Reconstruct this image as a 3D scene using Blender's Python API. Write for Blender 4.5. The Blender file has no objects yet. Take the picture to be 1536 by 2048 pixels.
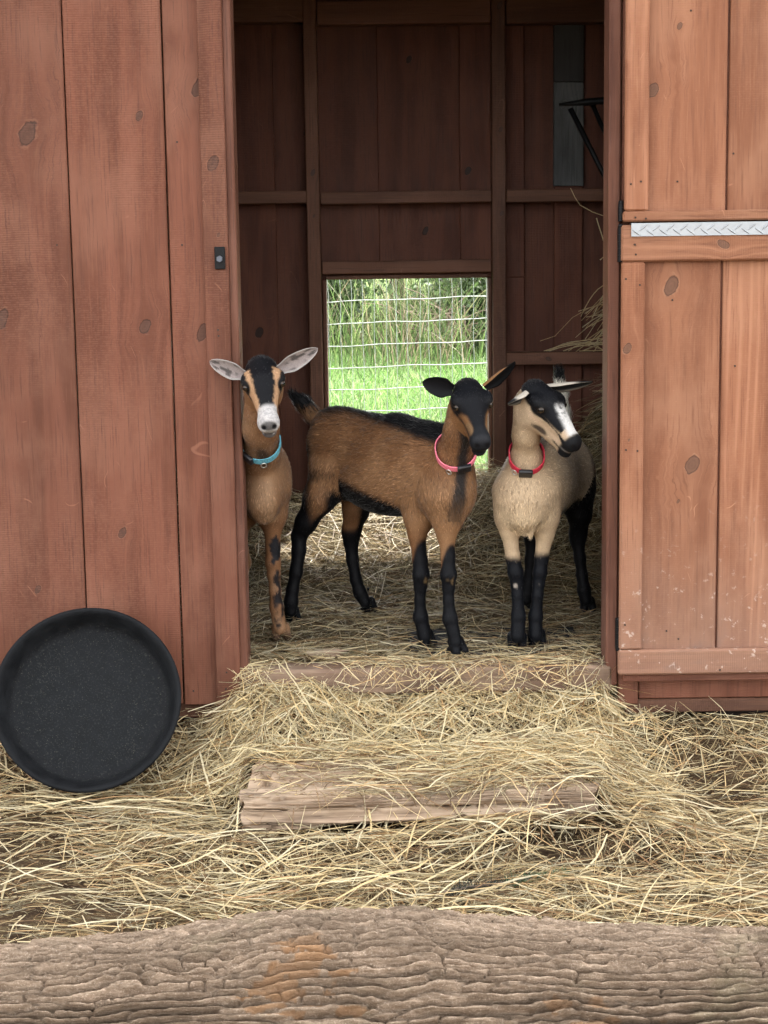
import bpy, bmesh, math, random
import numpy as np
from mathutils import Vector, Matrix

S = bpy.context.scene
COL = S.collection
rng = np.random.default_rng(7)
random.seed(7)

# ---------------------------------------------------------------- camera
PITCH = math.radians(8.8); ROLL = 0.0145
CAM = np.array([0.0, -4.25, 1.2]); FPX = 3400.0          # focal length in pixels of the 1536 px wide photo
_r0 = np.array([1, 0, 0.]); _u0 = np.array([0, math.sin(PITCH), math.cos(PITCH)]); _f = np.array([0, math.cos(PITCH), -math.sin(PITCH)])
_r = math.cos(ROLL)*_r0 - math.sin(ROLL)*_u0; _u = math.cos(ROLL)*_u0 + math.sin(ROLL)*_r0
cd = bpy.data.cameras.new('camera'); co = bpy.data.objects.new('camera', cd); COL.objects.link(co)
cd.sensor_fit = 'HORIZONTAL'; cd.sensor_width = 36.0; cd.lens = FPX/1536*36.0
cd.clip_start = 0.05; cd.clip_end = 500
M = Matrix(((_r[0], _u[0], -_f[0], CAM[0]), (_r[1], _u[1], -_f[1], CAM[1]), (_r[2], _u[2], -_f[2], CAM[2]), (0, 0, 0, 1)))
co.matrix_world = M
S.camera = co
S.render.resolution_x = 768; S.render.resolution_y = 1024

def _ray(px, py): return _f + (px-768)/FPX*_r - (py-1024)/FPX*_u
def P(px, py, Y):
    d = _ray(px, py); return CAM + d*((Y-CAM[1])/d[1])
def PZ(px, py, Z):
    d = _ray(px, py); return CAM + d*((Z-CAM[2])/d[2])
def X_(px, py, Y): return float(P(px, py, Y)[0])
def Z_(px, py, Y): return float(P(px, py, Y)[2])

# ---------------------------------------------------------------- sky, sun, exposure
SUN_EL, SUN_ROT = math.radians(53), math.radians(16)
w = bpy.data.worlds.new('World'); S.world = w; w.use_nodes = True
nt = w.node_tree; nt.nodes.clear()
sky = nt.nodes.new('ShaderNodeTexSky'); sky.sky_type = 'NISHITA'; sky.sun_disc = False
sky.sun_elevation = SUN_EL; sky.sun_rotation = SUN_ROT; sky.dust_density = 3.0; sky.air_density = 1.0; sky.ozone_density = 0.6
hs = nt.nodes.new('ShaderNodeHueSaturation'); hs.inputs['Saturation'].default_value = 0.08
bgn = nt.nodes.new('ShaderNodeBackground'); bgn.inputs['Strength'].default_value = 0.15
wo = nt.nodes.new('ShaderNodeOutputWorld')
nt.links.new(sky.outputs[0], hs.inputs['Color']); nt.links.new(hs.outputs[0], bgn.inputs[0]); nt.links.new(bgn.outputs[0], wo.inputs[0])
sl = bpy.data.lights.new('sun', 'SUN'); sl.energy = 2.9; sl.angle = math.radians(0.6); sl.color = (1.0, 0.95, 0.86)
so = bpy.data.objects.new('sun', sl); COL.objects.link(so)
# the sun stands behind the shed, so the door side lies in open shade
sdir = Vector((math.sin(SUN_ROT)*math.cos(SUN_EL), math.cos(SUN_ROT)*math.cos(SUN_EL), math.sin(SUN_EL)))
so.rotation_euler = sdir.to_track_quat('Z', 'Y').to_euler(); so.location = (0, 0, 6)
vs = S.view_settings
vs.view_transform = 'Standard'; vs.look = 'None'; vs.gamma = 1.0; vs.use_curve_mapping = False
vs.exposure = 2.9
S.cycles.use_denoising = True; S.cycles.use_adaptive_sampling = True; S.cycles.adaptive_threshold = 0.03
S.cycles.max_bounces = 5; S.cycles.diffuse_bounces = 3; S.cycles.glossy_bounces = 2; S.cycles.transmission_bounces = 2; S.cycles.transparent_max_bounces = 4

# ---------------------------------------------------------------- helpers
def tag(o, label=None, cat=None, group=None, kind=None):
    if label: o['label'] = label
    if cat: o['category'] = cat
    if group: o['group'] = group
    if kind: o['kind'] = kind
    return o
def empty(name, loc=(0, 0, 0)):
    o = bpy.data.objects.new(name, None); COL.objects.link(o); o.location = loc; o.empty_display_size = 0.1; return o
def link(name, me, mat=None, parent=None, loc=None, rot=None):
    o = bpy.data.objects.new(name, me); COL.objects.link(o)
    if mat is not None: me.materials.append(mat)
    if loc is not None: o.location = loc
    if rot is not None: o.rotation_euler = rot
    if parent is not None:
        o.parent = parent
        pl = parent
        off = Vector((0, 0, 0))
        while pl is not None: off += pl.location; pl = pl.parent      # things and door roots are never rotated
        o.location = Vector(o.location) - off
    return o
def mesh_np(name, V, F, col=None, smooth=False, normals=None):
    """V (n,3); F list of int arrays (m,3)/(m,4)"""
    me = bpy.data.meshes.new(name)
    if not isinstance(F, list): F = [F]
    F = [np.asarray(f, dtype=np.int32) for f in F if len(f)]
    V = np.asarray(V, dtype=np.float32)
    nl = sum(f.size for f in F); nf = sum(len(f) for f in F)
    me.vertices.add(len(V)); me.loops.add(nl); me.polygons.add(nf)
    me.vertices.foreach_set('co', V.ravel())
    me.loops.foreach_set('vertex_index', np.concatenate([f.ravel() for f in F]))
    tot = np.concatenate([np.full(len(f), f.shape[1], np.int32) for f in F])
    st = np.concatenate(([0], np.cumsum(tot)[:-1])).astype(np.int32)
    me.polygons.foreach_set('loop_start', st); me.polygons.foreach_set('loop_total', tot)
    me.polygons.foreach_set('use_smooth', np.full(nf, smooth))
    me.update(calc_edges=True)
    if col is not None:
        a = me.attributes.new('col', 'FLOAT_COLOR', 'POINT')
        c = np.ones((len(V), 4), np.float32); c[:, :3] = col
        a.data.foreach_set('color', c.ravel())
    if normals is not None:
        me.normals_split_custom_set_from_vertices([tuple(n) for n in np.asarray(normals, float)])
    return me
_tab = np.random.default_rng(11).random((256, 256))
def vn(x, y, seed=0):
    """value noise in [0,1]"""
    x = np.asarray(x, float)+seed*17.31; y = np.asarray(y, float)+seed*9.77
    xi = np.floor(x).astype(int); yi = np.floor(y).astype(int); fx = x-xi; fy = y-yi
    fx = fx*fx*fx*(fx*(fx*6-15)+10); fy = fy*fy*fy*(fy*(fy*6-15)+10)
    a = _tab[xi & 255, yi & 255]; b = _tab[(xi+1) & 255, yi & 255]; c = _tab[xi & 255, (yi+1) & 255]; d = _tab[(xi+1) & 255, (yi+1) & 255]
    return (a*(1-fx)+b*fx)*(1-fy)+(c*(1-fx)+d*fx)*fy
def worley(x, y, seed=0, jit=.9):
    xi = np.floor(x).astype(int); yi = np.floor(y).astype(int); f1 = np.full(x.shape, 9.); f2 = np.full(x.shape, 9.); cid = np.zeros(x.shape)
    t2 = np.random.default_rng(100+seed).random((3, 128, 128))
    for i in (-1, 0, 1):
        for j in (-1, 0, 1):
            a = (xi+i) & 127; b = (yi+j) & 127
            d = np.sqrt((xi+i+.5+(t2[0, a, b]-.5)*jit-x)**2+(yi+j+.5+(t2[1, a, b]-.5)*jit-y)**2)
            n = d < f1; f2 = np.where(n, f1, np.minimum(f2, d)); cid = np.where(n, t2[2, a, b], cid); f1 = np.where(n, d, f1)
    return f1, f2, cid
def fbm(x, y, o=4, seed=0):
    s = 0; a = .5; t = 0
    for i in range(o):
        s = s+a*vn(x, y, seed+i*3); t += a; a *= .5; x = np.asarray(x)*2.03; y = np.asarray(y)*2.03
    return s/t
def sstep(a, b, x):
    t = np.clip((np.asarray(x, float)-a)/(b-a), 0, 1); return t*t*(3-2*t)
def unit(v):
    v = np.asarray(v, float); return v/np.maximum(np.linalg.norm(v, axis=-1, keepdims=True), 1e-9)

def tube_mesh(name, pts, r, n=6, closed=False):
    """swept tube; r scalar or list"""
    pts = np.asarray(pts, float); k = len(pts); r = np.broadcast_to(np.asarray(r, float), (k,))
    t = np.gradient(pts, axis=0); t = unit(t)
    up = np.array([0, 0, 1.]) if abs(t[0, 2]) < .9 else np.array([1., 0, 0])
    a = unit(np.cross(t, up)); b = np.cross(t, a)
    an = np.linspace(0, 2*np.pi, n, endpoint=False)
    V = (pts[:, None]+r[:, None, None]*(np.cos(an)[None, :, None]*a[:, None]+np.sin(an)[None, :, None]*b[:, None])).reshape(-1, 3)
    i = np.arange(k-1)[:, None]*n; j = np.arange(n)[None]
    F = np.stack([i+j, i+(j+1) % n, i+n+(j+1) % n, i+n+j], -1).reshape(-1, 4)
    V = np.vstack([V, pts[:1], pts[-1:]]); c0 = len(V)-2
    jj = np.arange(n)
    T0 = np.stack([np.full(n, c0), (jj+1) % n, jj], -1); o = (k-1)*n
    T1 = np.stack([np.full(n, c0+1), o+jj, o+(jj+1) % n], -1)
    return mesh_np(name, V, [F, np.vstack([T0, T1])], smooth=True)

def box_bm(dx, dy, dz, bev=0.003, seg=1, jitter=0.0, cuts=0):
    bm = bmesh.new(); bmesh.ops.create_cube(bm, size=1.0)
    for v in bm.verts: v.co = Vector((v.co.x*dx, v.co.y*dy, v.co.z*dz))
    if jitter:
        for v in bm.verts: v.co += Vector([random.uniform(-jitter, jitter) for _ in range(3)])
    if bev: bmesh.ops.bevel(bm, geom=bm.edges[:], offset=min(bev, dx*.3, dy*.3, dz*.3), segments=seg, affect='EDGES', profile=.6)
    return bm
def bm_mesh(name, bm, smooth=False):
    me = bpy.data.meshes.new(name); bm.to_mesh(me); bm.free()
    if smooth:
        for p in me.polygons: p.use_smooth = True
    return me

# ---------------------------------------------------------------- node helper
class NT:
    def __init__(s, name):
        s.m = bpy.data.materials.new(name); s.m.use_nodes = True; s.t = s.m.node_tree; s.t.nodes.clear()
        s.out = s.t.nodes.new('ShaderNodeOutputMaterial'); s.bsdf = s.t.nodes.new('ShaderNodeBsdfPrincipled')
        s.t.links.new(s.bsdf.outputs[0], s.out.inputs[0])
    def n(s, typ, **kw):
        nd = s.t.nodes.new(typ)
        for k, v in kw.items(): setattr(nd, k, v)
        return nd
    def l(s, a, b): s.t.links.new(a, b)
    def inp(s, sock, v):
        if isinstance(v, bpy.types.NodeSocket): s.l(v, sock)
        else: sock.default_value = v
    def math(s, op, a, b=0.0, c=0.0, clamp=False):
        nd = s.n('ShaderNodeMath', operation=op, use_clamp=clamp)
        s.inp(nd.inputs[0], a); s.inp(nd.inputs[1], b); s.inp(nd.inputs[2], c); return nd.outputs[0]
    def mix(s, f, a, b, typ='MIX'):
        nd = s.n('ShaderNodeMix', data_type='RGBA', blend_type=typ)
        s.inp(nd.inputs['Factor'], f)
        for nm, v in (('A', a), ('B', b)):
            sk = [q for q in nd.inputs if q.name == nm and q.type == 'RGBA'][0]
            if isinstance(v, (tuple, list)): v = tuple(v)+(1.0,) if len(v) == 3 else tuple(v)
            s.inp(sk, v)
        return [q for q in nd.outputs if q.type == 'RGBA'][0]
    def comb(s, x, y, z):
        nd = s.n('ShaderNodeCombineXYZ')
        for i, v in enumerate((x, y, z)): s.inp(nd.inputs[i], v)
        return nd.outputs[0]
    def noise(s, vec, scale, detail=3.0, rough=.55, dist=0.0):
        nd = s.n('ShaderNodeTexNoise'); s.inp(nd.inputs['Vector'], vec); s.inp(nd.inputs['Scale'], scale)
        nd.inputs['Detail'].default_value = detail; nd.inputs['Roughness'].default_value = rough; nd.inputs['Distortion'].default_value = dist
        return nd.outputs['Fac']
    def ramp(s, f, a, b, lo=0.0, hi=1.0):
        nd = s.n('ShaderNodeMapRange', interpolation_type='SMOOTHSTEP', clamp=True)
        s.inp(nd.inputs['Value'], f); s.inp(nd.inputs['From Min'], a); s.inp(nd.inputs['From Max'], b); s.inp(nd.inputs['To Min'], lo); s.inp(nd.inputs['To Max'], hi)
        return nd.outputs['Result']
    def bump(s, h, dist, strength=1.0, prev=None):
        nd = s.n('ShaderNodeBump'); s.inp(nd.inputs['Height'], h); nd.inputs['Distance'].default_value = dist; nd.inputs['Strength'].default_value = strength
        if prev is not None: s.l(prev, nd.inputs['Normal'])
        return nd.outputs['Normal']
    def fin(s, color, rough=.6, normal=None, spec=.35, metal=0.0):
        b = s.bsdf
        if isinstance(color, (tuple, list)): color = tuple(color)+(1.0,) if len(color) == 3 else color
        s.inp(b.inputs['Base Color'], color); s.inp(b.inputs['Roughness'], rough); b.inputs['Specular IOR Level'].default_value = spec; b.inputs['Metallic'].default_value = metal
        if normal is not None: s.l(normal, b.inputs['Normal'])
        return s.m
    def obj(s): return s.n('ShaderNodeTexCoord').outputs['Object']
    def sep(s, v):
        nd = s.n('ShaderNodeSeparateXYZ'); s.l(v, nd.inputs[0]); return nd.outputs
    def attr(s, name, typ='GEOMETRY', out='Color'):
        nd = s.n('ShaderNodeAttribute', attribute_name=name, attribute_type=typ); return nd.outputs[out]

def mat_wood(name, base, dark, light, knotc, saw=.5, worn=.5, lines=0.0, splash=0.0, dirtc=(.10, .07, .055)):
    t = NT(name); o = t.obj(); x, y, z = t.sep(o)
    rnd = t.n('ShaderNodeObjectInfo').outputs['Random']
    xx = x; kmask = None; kring = None; khalo = None; kedge = None
    for kn in ('knot_a', 'knot_b', 'knot_c'):
        kx, kz, ks = t.sep(t.attr(kn, 'OBJECT', 'Vector'))
        ks = t.math('MAXIMUM', ks, 1e-5)
        dx = t.math('SUBTRACT', x, kx); dz = t.math('SUBTRACT', z, kz)
        dxs = t.math('SUBTRACT', dx, t.math('MULTIPLY', dz, .28))
        e2 = t.math('ADD', t.math('POWER', t.math('ABSOLUTE', t.math('DIVIDE', dxs, ks)), 2.0), t.math('POWER', t.math('ABSOLUTE', t.math('DIVIDE', dz, t.math('MULTIPLY', ks, 1.45))), 2.0))
        e2 = t.math('MULTIPLY', e2, t.ramp(t.noise(o, 38.0, 3.0), .25, .75, .65, 1.45)); e = t.math('SQRT', e2)
        g = t.math('EXPONENT', t.math('MULTIPLY', e2, -.10))
        xx = t.math('SUBTRACT', xx, t.math('MULTIPLY', t.math('MULTIPLY', dx, .8), g))
        m = t.ramp(e, 1.02, .86); r = t.math('MULTIPLY', t.ramp(e, .85, 1.0), t.ramp(e, 1.22, 1.03)); h = t.math('EXPONENT', t.math('MULTIPLY', e2, -.28))
        ed = t.math('ADD', t.math('MULTIPLY', t.ramp(e, .74, .90), t.ramp(e, 1.05, .95)), t.math('MULTIPLY', t.math('POWER', t.math('ADD', t.math('MULTIPLY', t.math('SINE', t.math('MULTIPLY', e, 17.0)), .5), .5), 2.0), .18))
        ed = t.math('MULTIPLY', ed, m); kedge = ed if kedge is None else t.math('MAXIMUM', kedge, ed)
        kmask = m if kmask is None else t.math('MAXIMUM', kmask, m); kring = r if kring is None else t.math('MAXIMUM', kring, r); khalo = h if khalo is None else t.math('MAXIMUM', khalo, h)
    off = t.math('MULTIPLY', rnd, 37.0)
    v1 = t.comb(t.math('ADD', t.math('MULTIPLY', xx, 1.0), off), y, t.math('MULTIPLY', z, .035))
    fine = t.noise(v1, 210.0, 5.0, .6)
    v2 = t.comb(t.math('ADD', xx, off), t.math('MULTIPLY', y, .4), t.math('ADD', t.math('MULTIPLY', z, .10), off))
    broad = t.noise(v2, 16.0, 3.0, .55, .4)
    v3 = t.comb(t.math('ADD', x, off), y, t.math('ADD', t.math('MULTIPLY', z, .6), off))
    blot = t.noise(v3, 5.5, 4.0, .6)
    # growth rings
    ringv = t.math('ADD', t.math('MULTIPLY', xx, 300.0), t.math('MULTIPLY', t.noise(v2, 5.0, 2.0), 34.0))
    ring = t.math('POWER', t.math('ADD', t.math('MULTIPLY', t.math('SINE', ringv), .5), .5), 3.0)
    col = t.mix(t.ramp(broad, .36, .62), dark, base)
    col = t.mix(t.math('MULTIPLY', t.ramp(blot, .42, .68), worn), col, light)
    col = t.mix(t.math('MULTIPLY', t.ramp(fine, .52, .75), .55*worn+.15), col, light)
    col = t.mix(t.math('MULTIPLY', t.ramp(fine, .48, .30), .75), col, tuple(c*.8 for c in dark))
    if lines: col = t.mix(t.math('MULTIPLY', t.math('MULTIPLY', ring, t.math('MULTIPLY', t.ramp(broad, .40, .62), t.ramp(t.math('FRACT', t.math('MULTIPLY', rnd, 7.0)), .15, .9, .15, 1.0))), lines), col, tuple(min(1, c*1.55) for c in light))
    # a per-board tone
    col = t.mix(.55, col, t.mix(rnd, (.42, .42, .42), (.60, .57, .56)), 'OVERLAY')
    # scratches that catch pale bare wood
    sv = t.comb(t.math('ADD', x, off), y, t.math('ADD', t.math('MULTIPLY', z, .55), off))
    sn = t.noise(sv, 6.0, 2.0, .5, .6); sline = t.ramp(t.math('ABSOLUTE', t.math('SUBTRACT', sn, .5)), .0042, .0012)
    smask = t.ramp(t.noise(sv, 17.0, 2.0), .60, .68)
    col = t.mix(t.math('MULTIPLY', t.math('MULTIPLY', sline, smask), .7*worn), col, tuple(min(1, c*1.7) for c in light))
    # flecks of dust and dents
    fl = t.noise(t.comb(t.math('ADD', x, off), y, z), 150.0, 2.0, .5)
    col = t.mix(t.math('MULTIPLY', t.ramp(fl, .74, .80), .45*worn), col, tuple(min(1, c*1.8) for c in light))
    if splash:
        wz = t.sep(t.n('ShaderNodeNewGeometry').outputs['Position'])[2]
        edge = t.math('ADD', t.math('MULTIPLY', t.math('SUBTRACT', t.noise(v3, 9.0, 4.0), .5), .35), wz)
        low = t.ramp(edge, .62, .12)
        mud = t.noise(t.comb(t.math('ADD', x, off), y, z), 55.0, 4.0, .65)
        col = t.mix(t.math('MULTIPLY', low, splash*.5), col, (.25, .165, .125))
        col = t.mix(t.math('MULTIPLY', t.math('MULTIPLY', t.ramp(mud, .60, .70), low), splash), col, (.48, .37, .31))
        col = t.mix(t.math('MULTIPLY', t.math('MULTIPLY', t.ramp(blot, .56, .70), t.ramp(edge, .32, .14)), splash*.8), col, (.10, .085, .085))
    # knots
    col = t.mix(t.math('MULTIPLY', khalo, .35), col, dark)
    kc = t.mix(t.noise(o, 70.0, 3.0), knotc, tuple(c*1.9 for c in knotc))
    kc = t.mix(t.math('MULTIPLY', kedge, .75), kc, tuple(c*.35 for c in knotc))
    col = t.mix(t.math('MULTIPLY', kmask, .82), col, kc)
    col = t.mix(t.math('MULTIPLY', t.math('MULTIPLY', kring, .5), t.ramp(t.noise(o, 45.0, 2.0), .4, .6)), col, light)
    sw = t.math('SINE', t.math('MULTIPLY', t.math('ADD', z, t.math('MULTIPLY', t.noise(v3, 3.0, 2.0), .02)), 1140.0))
    sw = t.math('MULTIPLY', t.math('ADD', t.math('MULTIPLY', sw, .5), .5), t.ramp(t.noise(v3, 4.0, 2.0), .35, .6))
    if saw: col = t.mix(t.math('MULTIPLY', t.math('MULTIPLY', sw, t.ramp(fl, .42, .56)), .24*saw), col, tuple(min(1, c*1.25) for c in light))
    hgt = t.math('ADD', t.math('MULTIPLY', fine, .6), t.math('ADD', t.math('MULTIPLY', sw, .38*saw), t.math('MULTIPLY', ring, .25*lines+.08)))
    hgt = t.math('ADD', hgt, t.math('MULTIPLY', kmask, -.6))
    nrm = t.bump(hgt, .0016, .8)
    return t.fin(col, t.ramp(fine, .3, .7, .55, .78), nrm, .25)

def mat_plain(name, color, rough=.6, metal=0.0, spec=.4, nscale=40.0, nvar=.25, bump=.0005):
    t = NT(name); o = t.obj(); nz = t.noise(o, nscale, 4.0)
    c = t.mix(t.ramp(nz, .3, .7), tuple(q*(1-nvar) for q in color), tuple(min(1, q*(1+nvar)) for q in color))
    return t.fin(c, rough, t.bump(nz, bump), spec, metal)
def mat_col(name, rough=.7, spec=.2, nscale=300.0, var=.2, translucent=0.0):
    """colour of each piece from its own attribute"""
    t = NT(name); c = t.attr('col'); nz = t.noise(t.obj(), nscale, 3.0)
    c2 = t.mix(1.0, c, t.mix(t.ramp(nz, .25, .75), (1-var,)*3, (1.0,)*3), 'MULTIPLY')
    m = t.fin(c2, rough, None, spec)
    if translucent:
        tr = t.n('ShaderNodeBsdfTranslucent'); t.l(c2, tr.inputs[0]); mx = t.n('ShaderNodeMixShader'); mx.inputs[0].default_value = translucent
        t.l(t.bsdf.outputs[0], mx.inputs[1]); t.l(tr.outputs[0], mx.inputs[2]); t.l(mx.outputs[0], t.out.inputs[0])
    return m

def strips(root, d0, length, width, bend, side, nseg=3, taper=.15, kink=None):
    """ribbons: root (N,3), d0 unit start direction, bend (N,3) displacement at the tip, side (N,3) unit. -> V, quads"""
    N = len(root); t = np.linspace(0, 1, nseg+1)
    c = root[:, None]+d0[:, None]*(length[:, None]*t[None])[:, :, None]+bend[:, None]*(t[None]**2)[:, :, None]
    if kink is not None: c = c+kink[:, None]*(np.maximum(0, t-.5)[None])[:, :, None]
    wd = width[:, None]*(1-(1-taper)*t[None]**2)*.5
    A = c+side[:, None]*wd[:, :, None]; B = c-side[:, None]*wd[:, :, None]
    V = np.stack([A, B], 2).reshape(N, -1, 3)
    k = 2*(nseg+1); b = (np.arange(N)*k)[:, None]; j = (np.arange(nseg)*2)[None]
    F = np.stack([b+j, b+j+1, b+j+3, b+j+2], -1).reshape(-1, 4)
    return V, F, k
# ---------------------------------------------------------------- materials
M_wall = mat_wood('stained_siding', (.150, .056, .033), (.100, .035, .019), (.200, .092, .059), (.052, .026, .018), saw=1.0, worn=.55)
M_door = mat_wood('stained_door_wood', (.236, .102, .054), (.174, .068, .034), (.315, .162, .097), (.082, .042, .027), saw=.45, worn=.5, lines=.26, splash=.9)
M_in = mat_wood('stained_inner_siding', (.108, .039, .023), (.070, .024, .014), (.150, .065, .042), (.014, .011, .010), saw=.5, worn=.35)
M_frame = mat_wood('framing_lumber', (.130, .062, .038), (.085, .039, .024), (.19, .10, .068), (.05, .03, .025), saw=.6, worn=.4)
M_jamb = mat_wood('jamb_wood', (.12, .050, .031), (.075, .029, .018), (.18, .088, .062), (.08, .05, .04), saw=.3, worn=.5)
M_grey = mat_wood('weathered_board', (.085, .09, .09), (.042, .045, .046), (.14, .15, .15), (.06, .06, .06), saw=.2, worn=.5, lines=.5)
M_grey2 = mat_wood('dull_grey_board', (.040, .040, .039), (.022, .022, .022), (.065, .065, .064), (.02, .02, .02), saw=.2, worn=.4)
M_sill = mat_wood('dirty_sill_wood', (.15, .09, .062), (.08, .048, .034), (.26, .185, .13), (.05, .03, .025), saw=.6, worn=.9)
M_black = mat_plain('black_iron', (.006, .0065, .0075), .5, .4, .3)
M_dark = mat_plain('underside_dark_wood', (.03, .021, .017), .9)
M_alu = None
t = NT('aluminium_tread'); o_ = t.obj(); nz = t.noise(o_, 60.0, 3.0); M_alu = t.fin(t.mix(nz, (.27, .29, .31), (.40, .42, .44)), t.ramp(nz, .3, .7, .28, .5), t.bump(nz, .0004), .5, .9)
M_sheet = mat_plain('matte_dark_sheet', (.022, .022, .024), .95, 0, .05)
M_nail = mat_plain('nail_rust', (.035, .022, .016), .7, .2)

# ---------------------------------------------------------------- ground
def ground_h(x, y):
    x = np.asarray(x, float); y = np.asarray(y, float)
    g = -.02-.115*sstep(.0, .26, -y)-.01*sstep(.3, 2.0, -y)
    g = np.where(y > 1.6, -.02+.0*y, g)
    return g+(fbm(x*2.2, y*2.2, 4, 5)-.5)*.035*sstep(.03, .3, np.abs(y-.8)-.75)
gx = np.unique(np.concatenate([np.linspace(-1.6, 1.6, 161), np.sign(np.linspace(-1, 1, 41))*(1.6+ (np.abs(np.linspace(-1, 1, 41))**3)*150)]))
gy = np.unique(np.concatenate([np.linspace(-2.6, .3, 150), np.linspace(.3, 2.0, 20), 2.0+np.linspace(0, 1, 50)**2.5*190, -2.6-np.linspace(0, 1, 20)**2*60]))
GX, GY = np.meshgrid(gx, gy, indexing='ij'); GZ = ground_h(GX, GY)
nx, ny = GX.shape
ii = (np.arange(nx-1)[:, None]*ny+np.arange(ny-1)[None]).ravel()
t = NT('ground_soil'); pos = t.n('ShaderNodeNewGeometry').outputs['Position']; px_, py_, pz_ = t.sep(pos)
n1 = t.noise(pos, 9.0, 6.0, .65); n2 = t.noise(t.comb(px_, t.math('MULTIPLY', py_, 3.0), pz_), 60.0, 4.0, .6)
c1 = t.mix(t.ramp(n1, .35, .65), (.045, .028, .018), (.105, .070, .041)); c1 = t.mix(t.ramp(n2, .52, .68), c1, (.24, .19, .10))  # dark soil, toned further down so gaps in the hay look shaded
c2 = t.mix(n1, (.06, .10, .025), (.11, .17, .04))
cc = t.mix(t.ramp(py_, 1.9, 2.4), c1, c2)
M_ground = t.fin(cc, .95, t.bump(t.math('ADD', n1, n2), .012), .1)
tag(link('ground', mesh_np('ground', np.stack([GX, GY, GZ], -1).reshape(-1, 3), np.stack([ii, ii+ny, ii+ny+1, ii+1], -1), smooth=True), M_ground), kind='structure')

# ---------------------------------------------------------------- the shed
shed = empty('goat_shed', (0.1, 0.75, 0.0))
tag(shed, 'red-brown stained wooden goat shed with open dutch door and plank walls', 'shed')
_nail_me = None
def board(name, x0, x1, y0, y1, z0, z1, mat, parent=None, bev=.0025, along='Z', knots=(), bow=0.0):
    """a plank in world metres; knots = [(px,py,radius_m)] in photo pixels on its front face"""
    dx, dy, dz = x1-x0, y1-y0, z1-z0
    if along == 'X': bm = box_bm(dz, dy, dx, bev); rot = (0, math.pi/2, 0)
    elif along == 'Y': bm = box_bm(dx, dz, dy, bev); rot = (math.pi/2, 0, 0)
    else: bm = box_bm(dx, dy, dz, bev); rot = None
    o = link(name, bm_mesh(name, bm), mat, parent or shed, ((x0+x1)/2, (y0+y1)/2, (z0+z1)/2), rot)
    for i, k in enumerate(knots[:3]):
        w_ = P(k[0], k[1], y0); lx, lz = w_[0]-(x0+x1)/2, w_[2]-(z0+z1)/2
        if along == 'X': lx, lz = -lz, lx
        o['knot_'+'abc'[i]] = [float(lx), float(lz), float(k[2])]
    return o
TOP = 2.412
# front wall, left of the door (outer face at y = -0.02)
yf = -.02
xL = [-2.3, -1.75, -1.45, -1.2, X_(148, 620, yf), X_(345, 700, yf), X_(445, 700, yf)]
kn = {3: [(55, 268, .022), (2, 640, .018), (75, 1180, .008)], 4: [(278, 232, .009), (290, 652, .014), (245, 1065, .010)], 5: [(398, 175, .016), (405, 665, .015), (284, 1122, .010)]}
for i in range(len(xL)-1):
    e = .002 if i < 4 else .003
    board('wall_board', xL[i]+e*.4, xL[i+1]-e, yf+random.uniform(0, .003), 0.0, .055+random.uniform(-.004, .004), TOP, M_wall, knots=kn.get(i, ()))
board('trim_board', X_(413, 700, -.04), X_(462, 700, -.04), -.042, -.0225, .05, TOP, M_wall, knots=[(425, 328, .014), (437, 470, .005)])
board('door_jamb', X_(461, 700, -.02), X_(479, 700, -.02), -.026, .075, .06, TOP, M_jamb, bev=.004)
board('rim_board', -2.3, X_(478, 1400, 0), .001, .03, .012, .075, M_frame, along='X')
for x in (-1.9, -1.2, -.62): board('foundation_block', x, x+.22, .03, .35, -.12, .012, M_dark, along='X')
for x in (.85, 1.5): board('foundation_block', x, x+.25, .05, .35, -.12, .012, M_dark, along='X')
# right of the door
board('door_jamb', X_(1212, 700, 0), X_(1236, 700, 0), -.03, .07, .09, TOP, M_jamb, bev=.004)
xr0 = X_(1236, 700, 0)+.003
board('trim_board', xr0, X_(1276, 1370, -.02), -.022, -.0005, .038, TOP, M_wall)
xR = [X_(1276, 1370, -.02)+.002, 1.0, 1.25, 1.5, 1.75, 2.1]
for i in range(len(xR)-1): board('wall_board', xR[i]+.001, xR[i+1]-.002, -.017+random.uniform(0, .003), 0.001, .05, TOP, M_wall)
board('rim_board', xr0+.02, 2.1, -.012, .03, .012, .047, M_frame, along='X')
# door sill
board('door_sill', X_(482, 1320, 0), X_(1222, 1330, 0), -.035, .055, .075, .143, M_sill, along='X', bev=.008)
# header above the door
board('door_header', X_(462, 0, 0), X_(1236, 0, 0), .0, .075, 2.02, TOP-.01, M_frame, along='X')
# floor
for k in range(8): board('floor_plank', -1.55, 1.45, .06+k*.182, .06+k*.182+.178, .10, .128, M_frame, along='X')
# side walls and roof
for s_, xs in ((-1, -1.58), (1, 1.45)):
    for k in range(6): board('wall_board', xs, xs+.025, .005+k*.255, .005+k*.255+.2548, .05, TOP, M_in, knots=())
    for z in (.9, 1.45): board('girt', xs+(.026 if s_ < 0 else -.04), xs+(.066 if s_ < 0 else 0), .05, 1.48, z, z+.045, M_frame, along='Y')
bm = box_bm(3.7, 2.2, .05, .004); link('roof', bm_mesh('roof', bm), M_dark, shed, (-.05, .72, 2.44))
for k in range(5): board('rafter', -1.4+k*.7, -1.36+k*.7, .03, 1.5, 2.32, 2.41, M_frame, along='Y')

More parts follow.
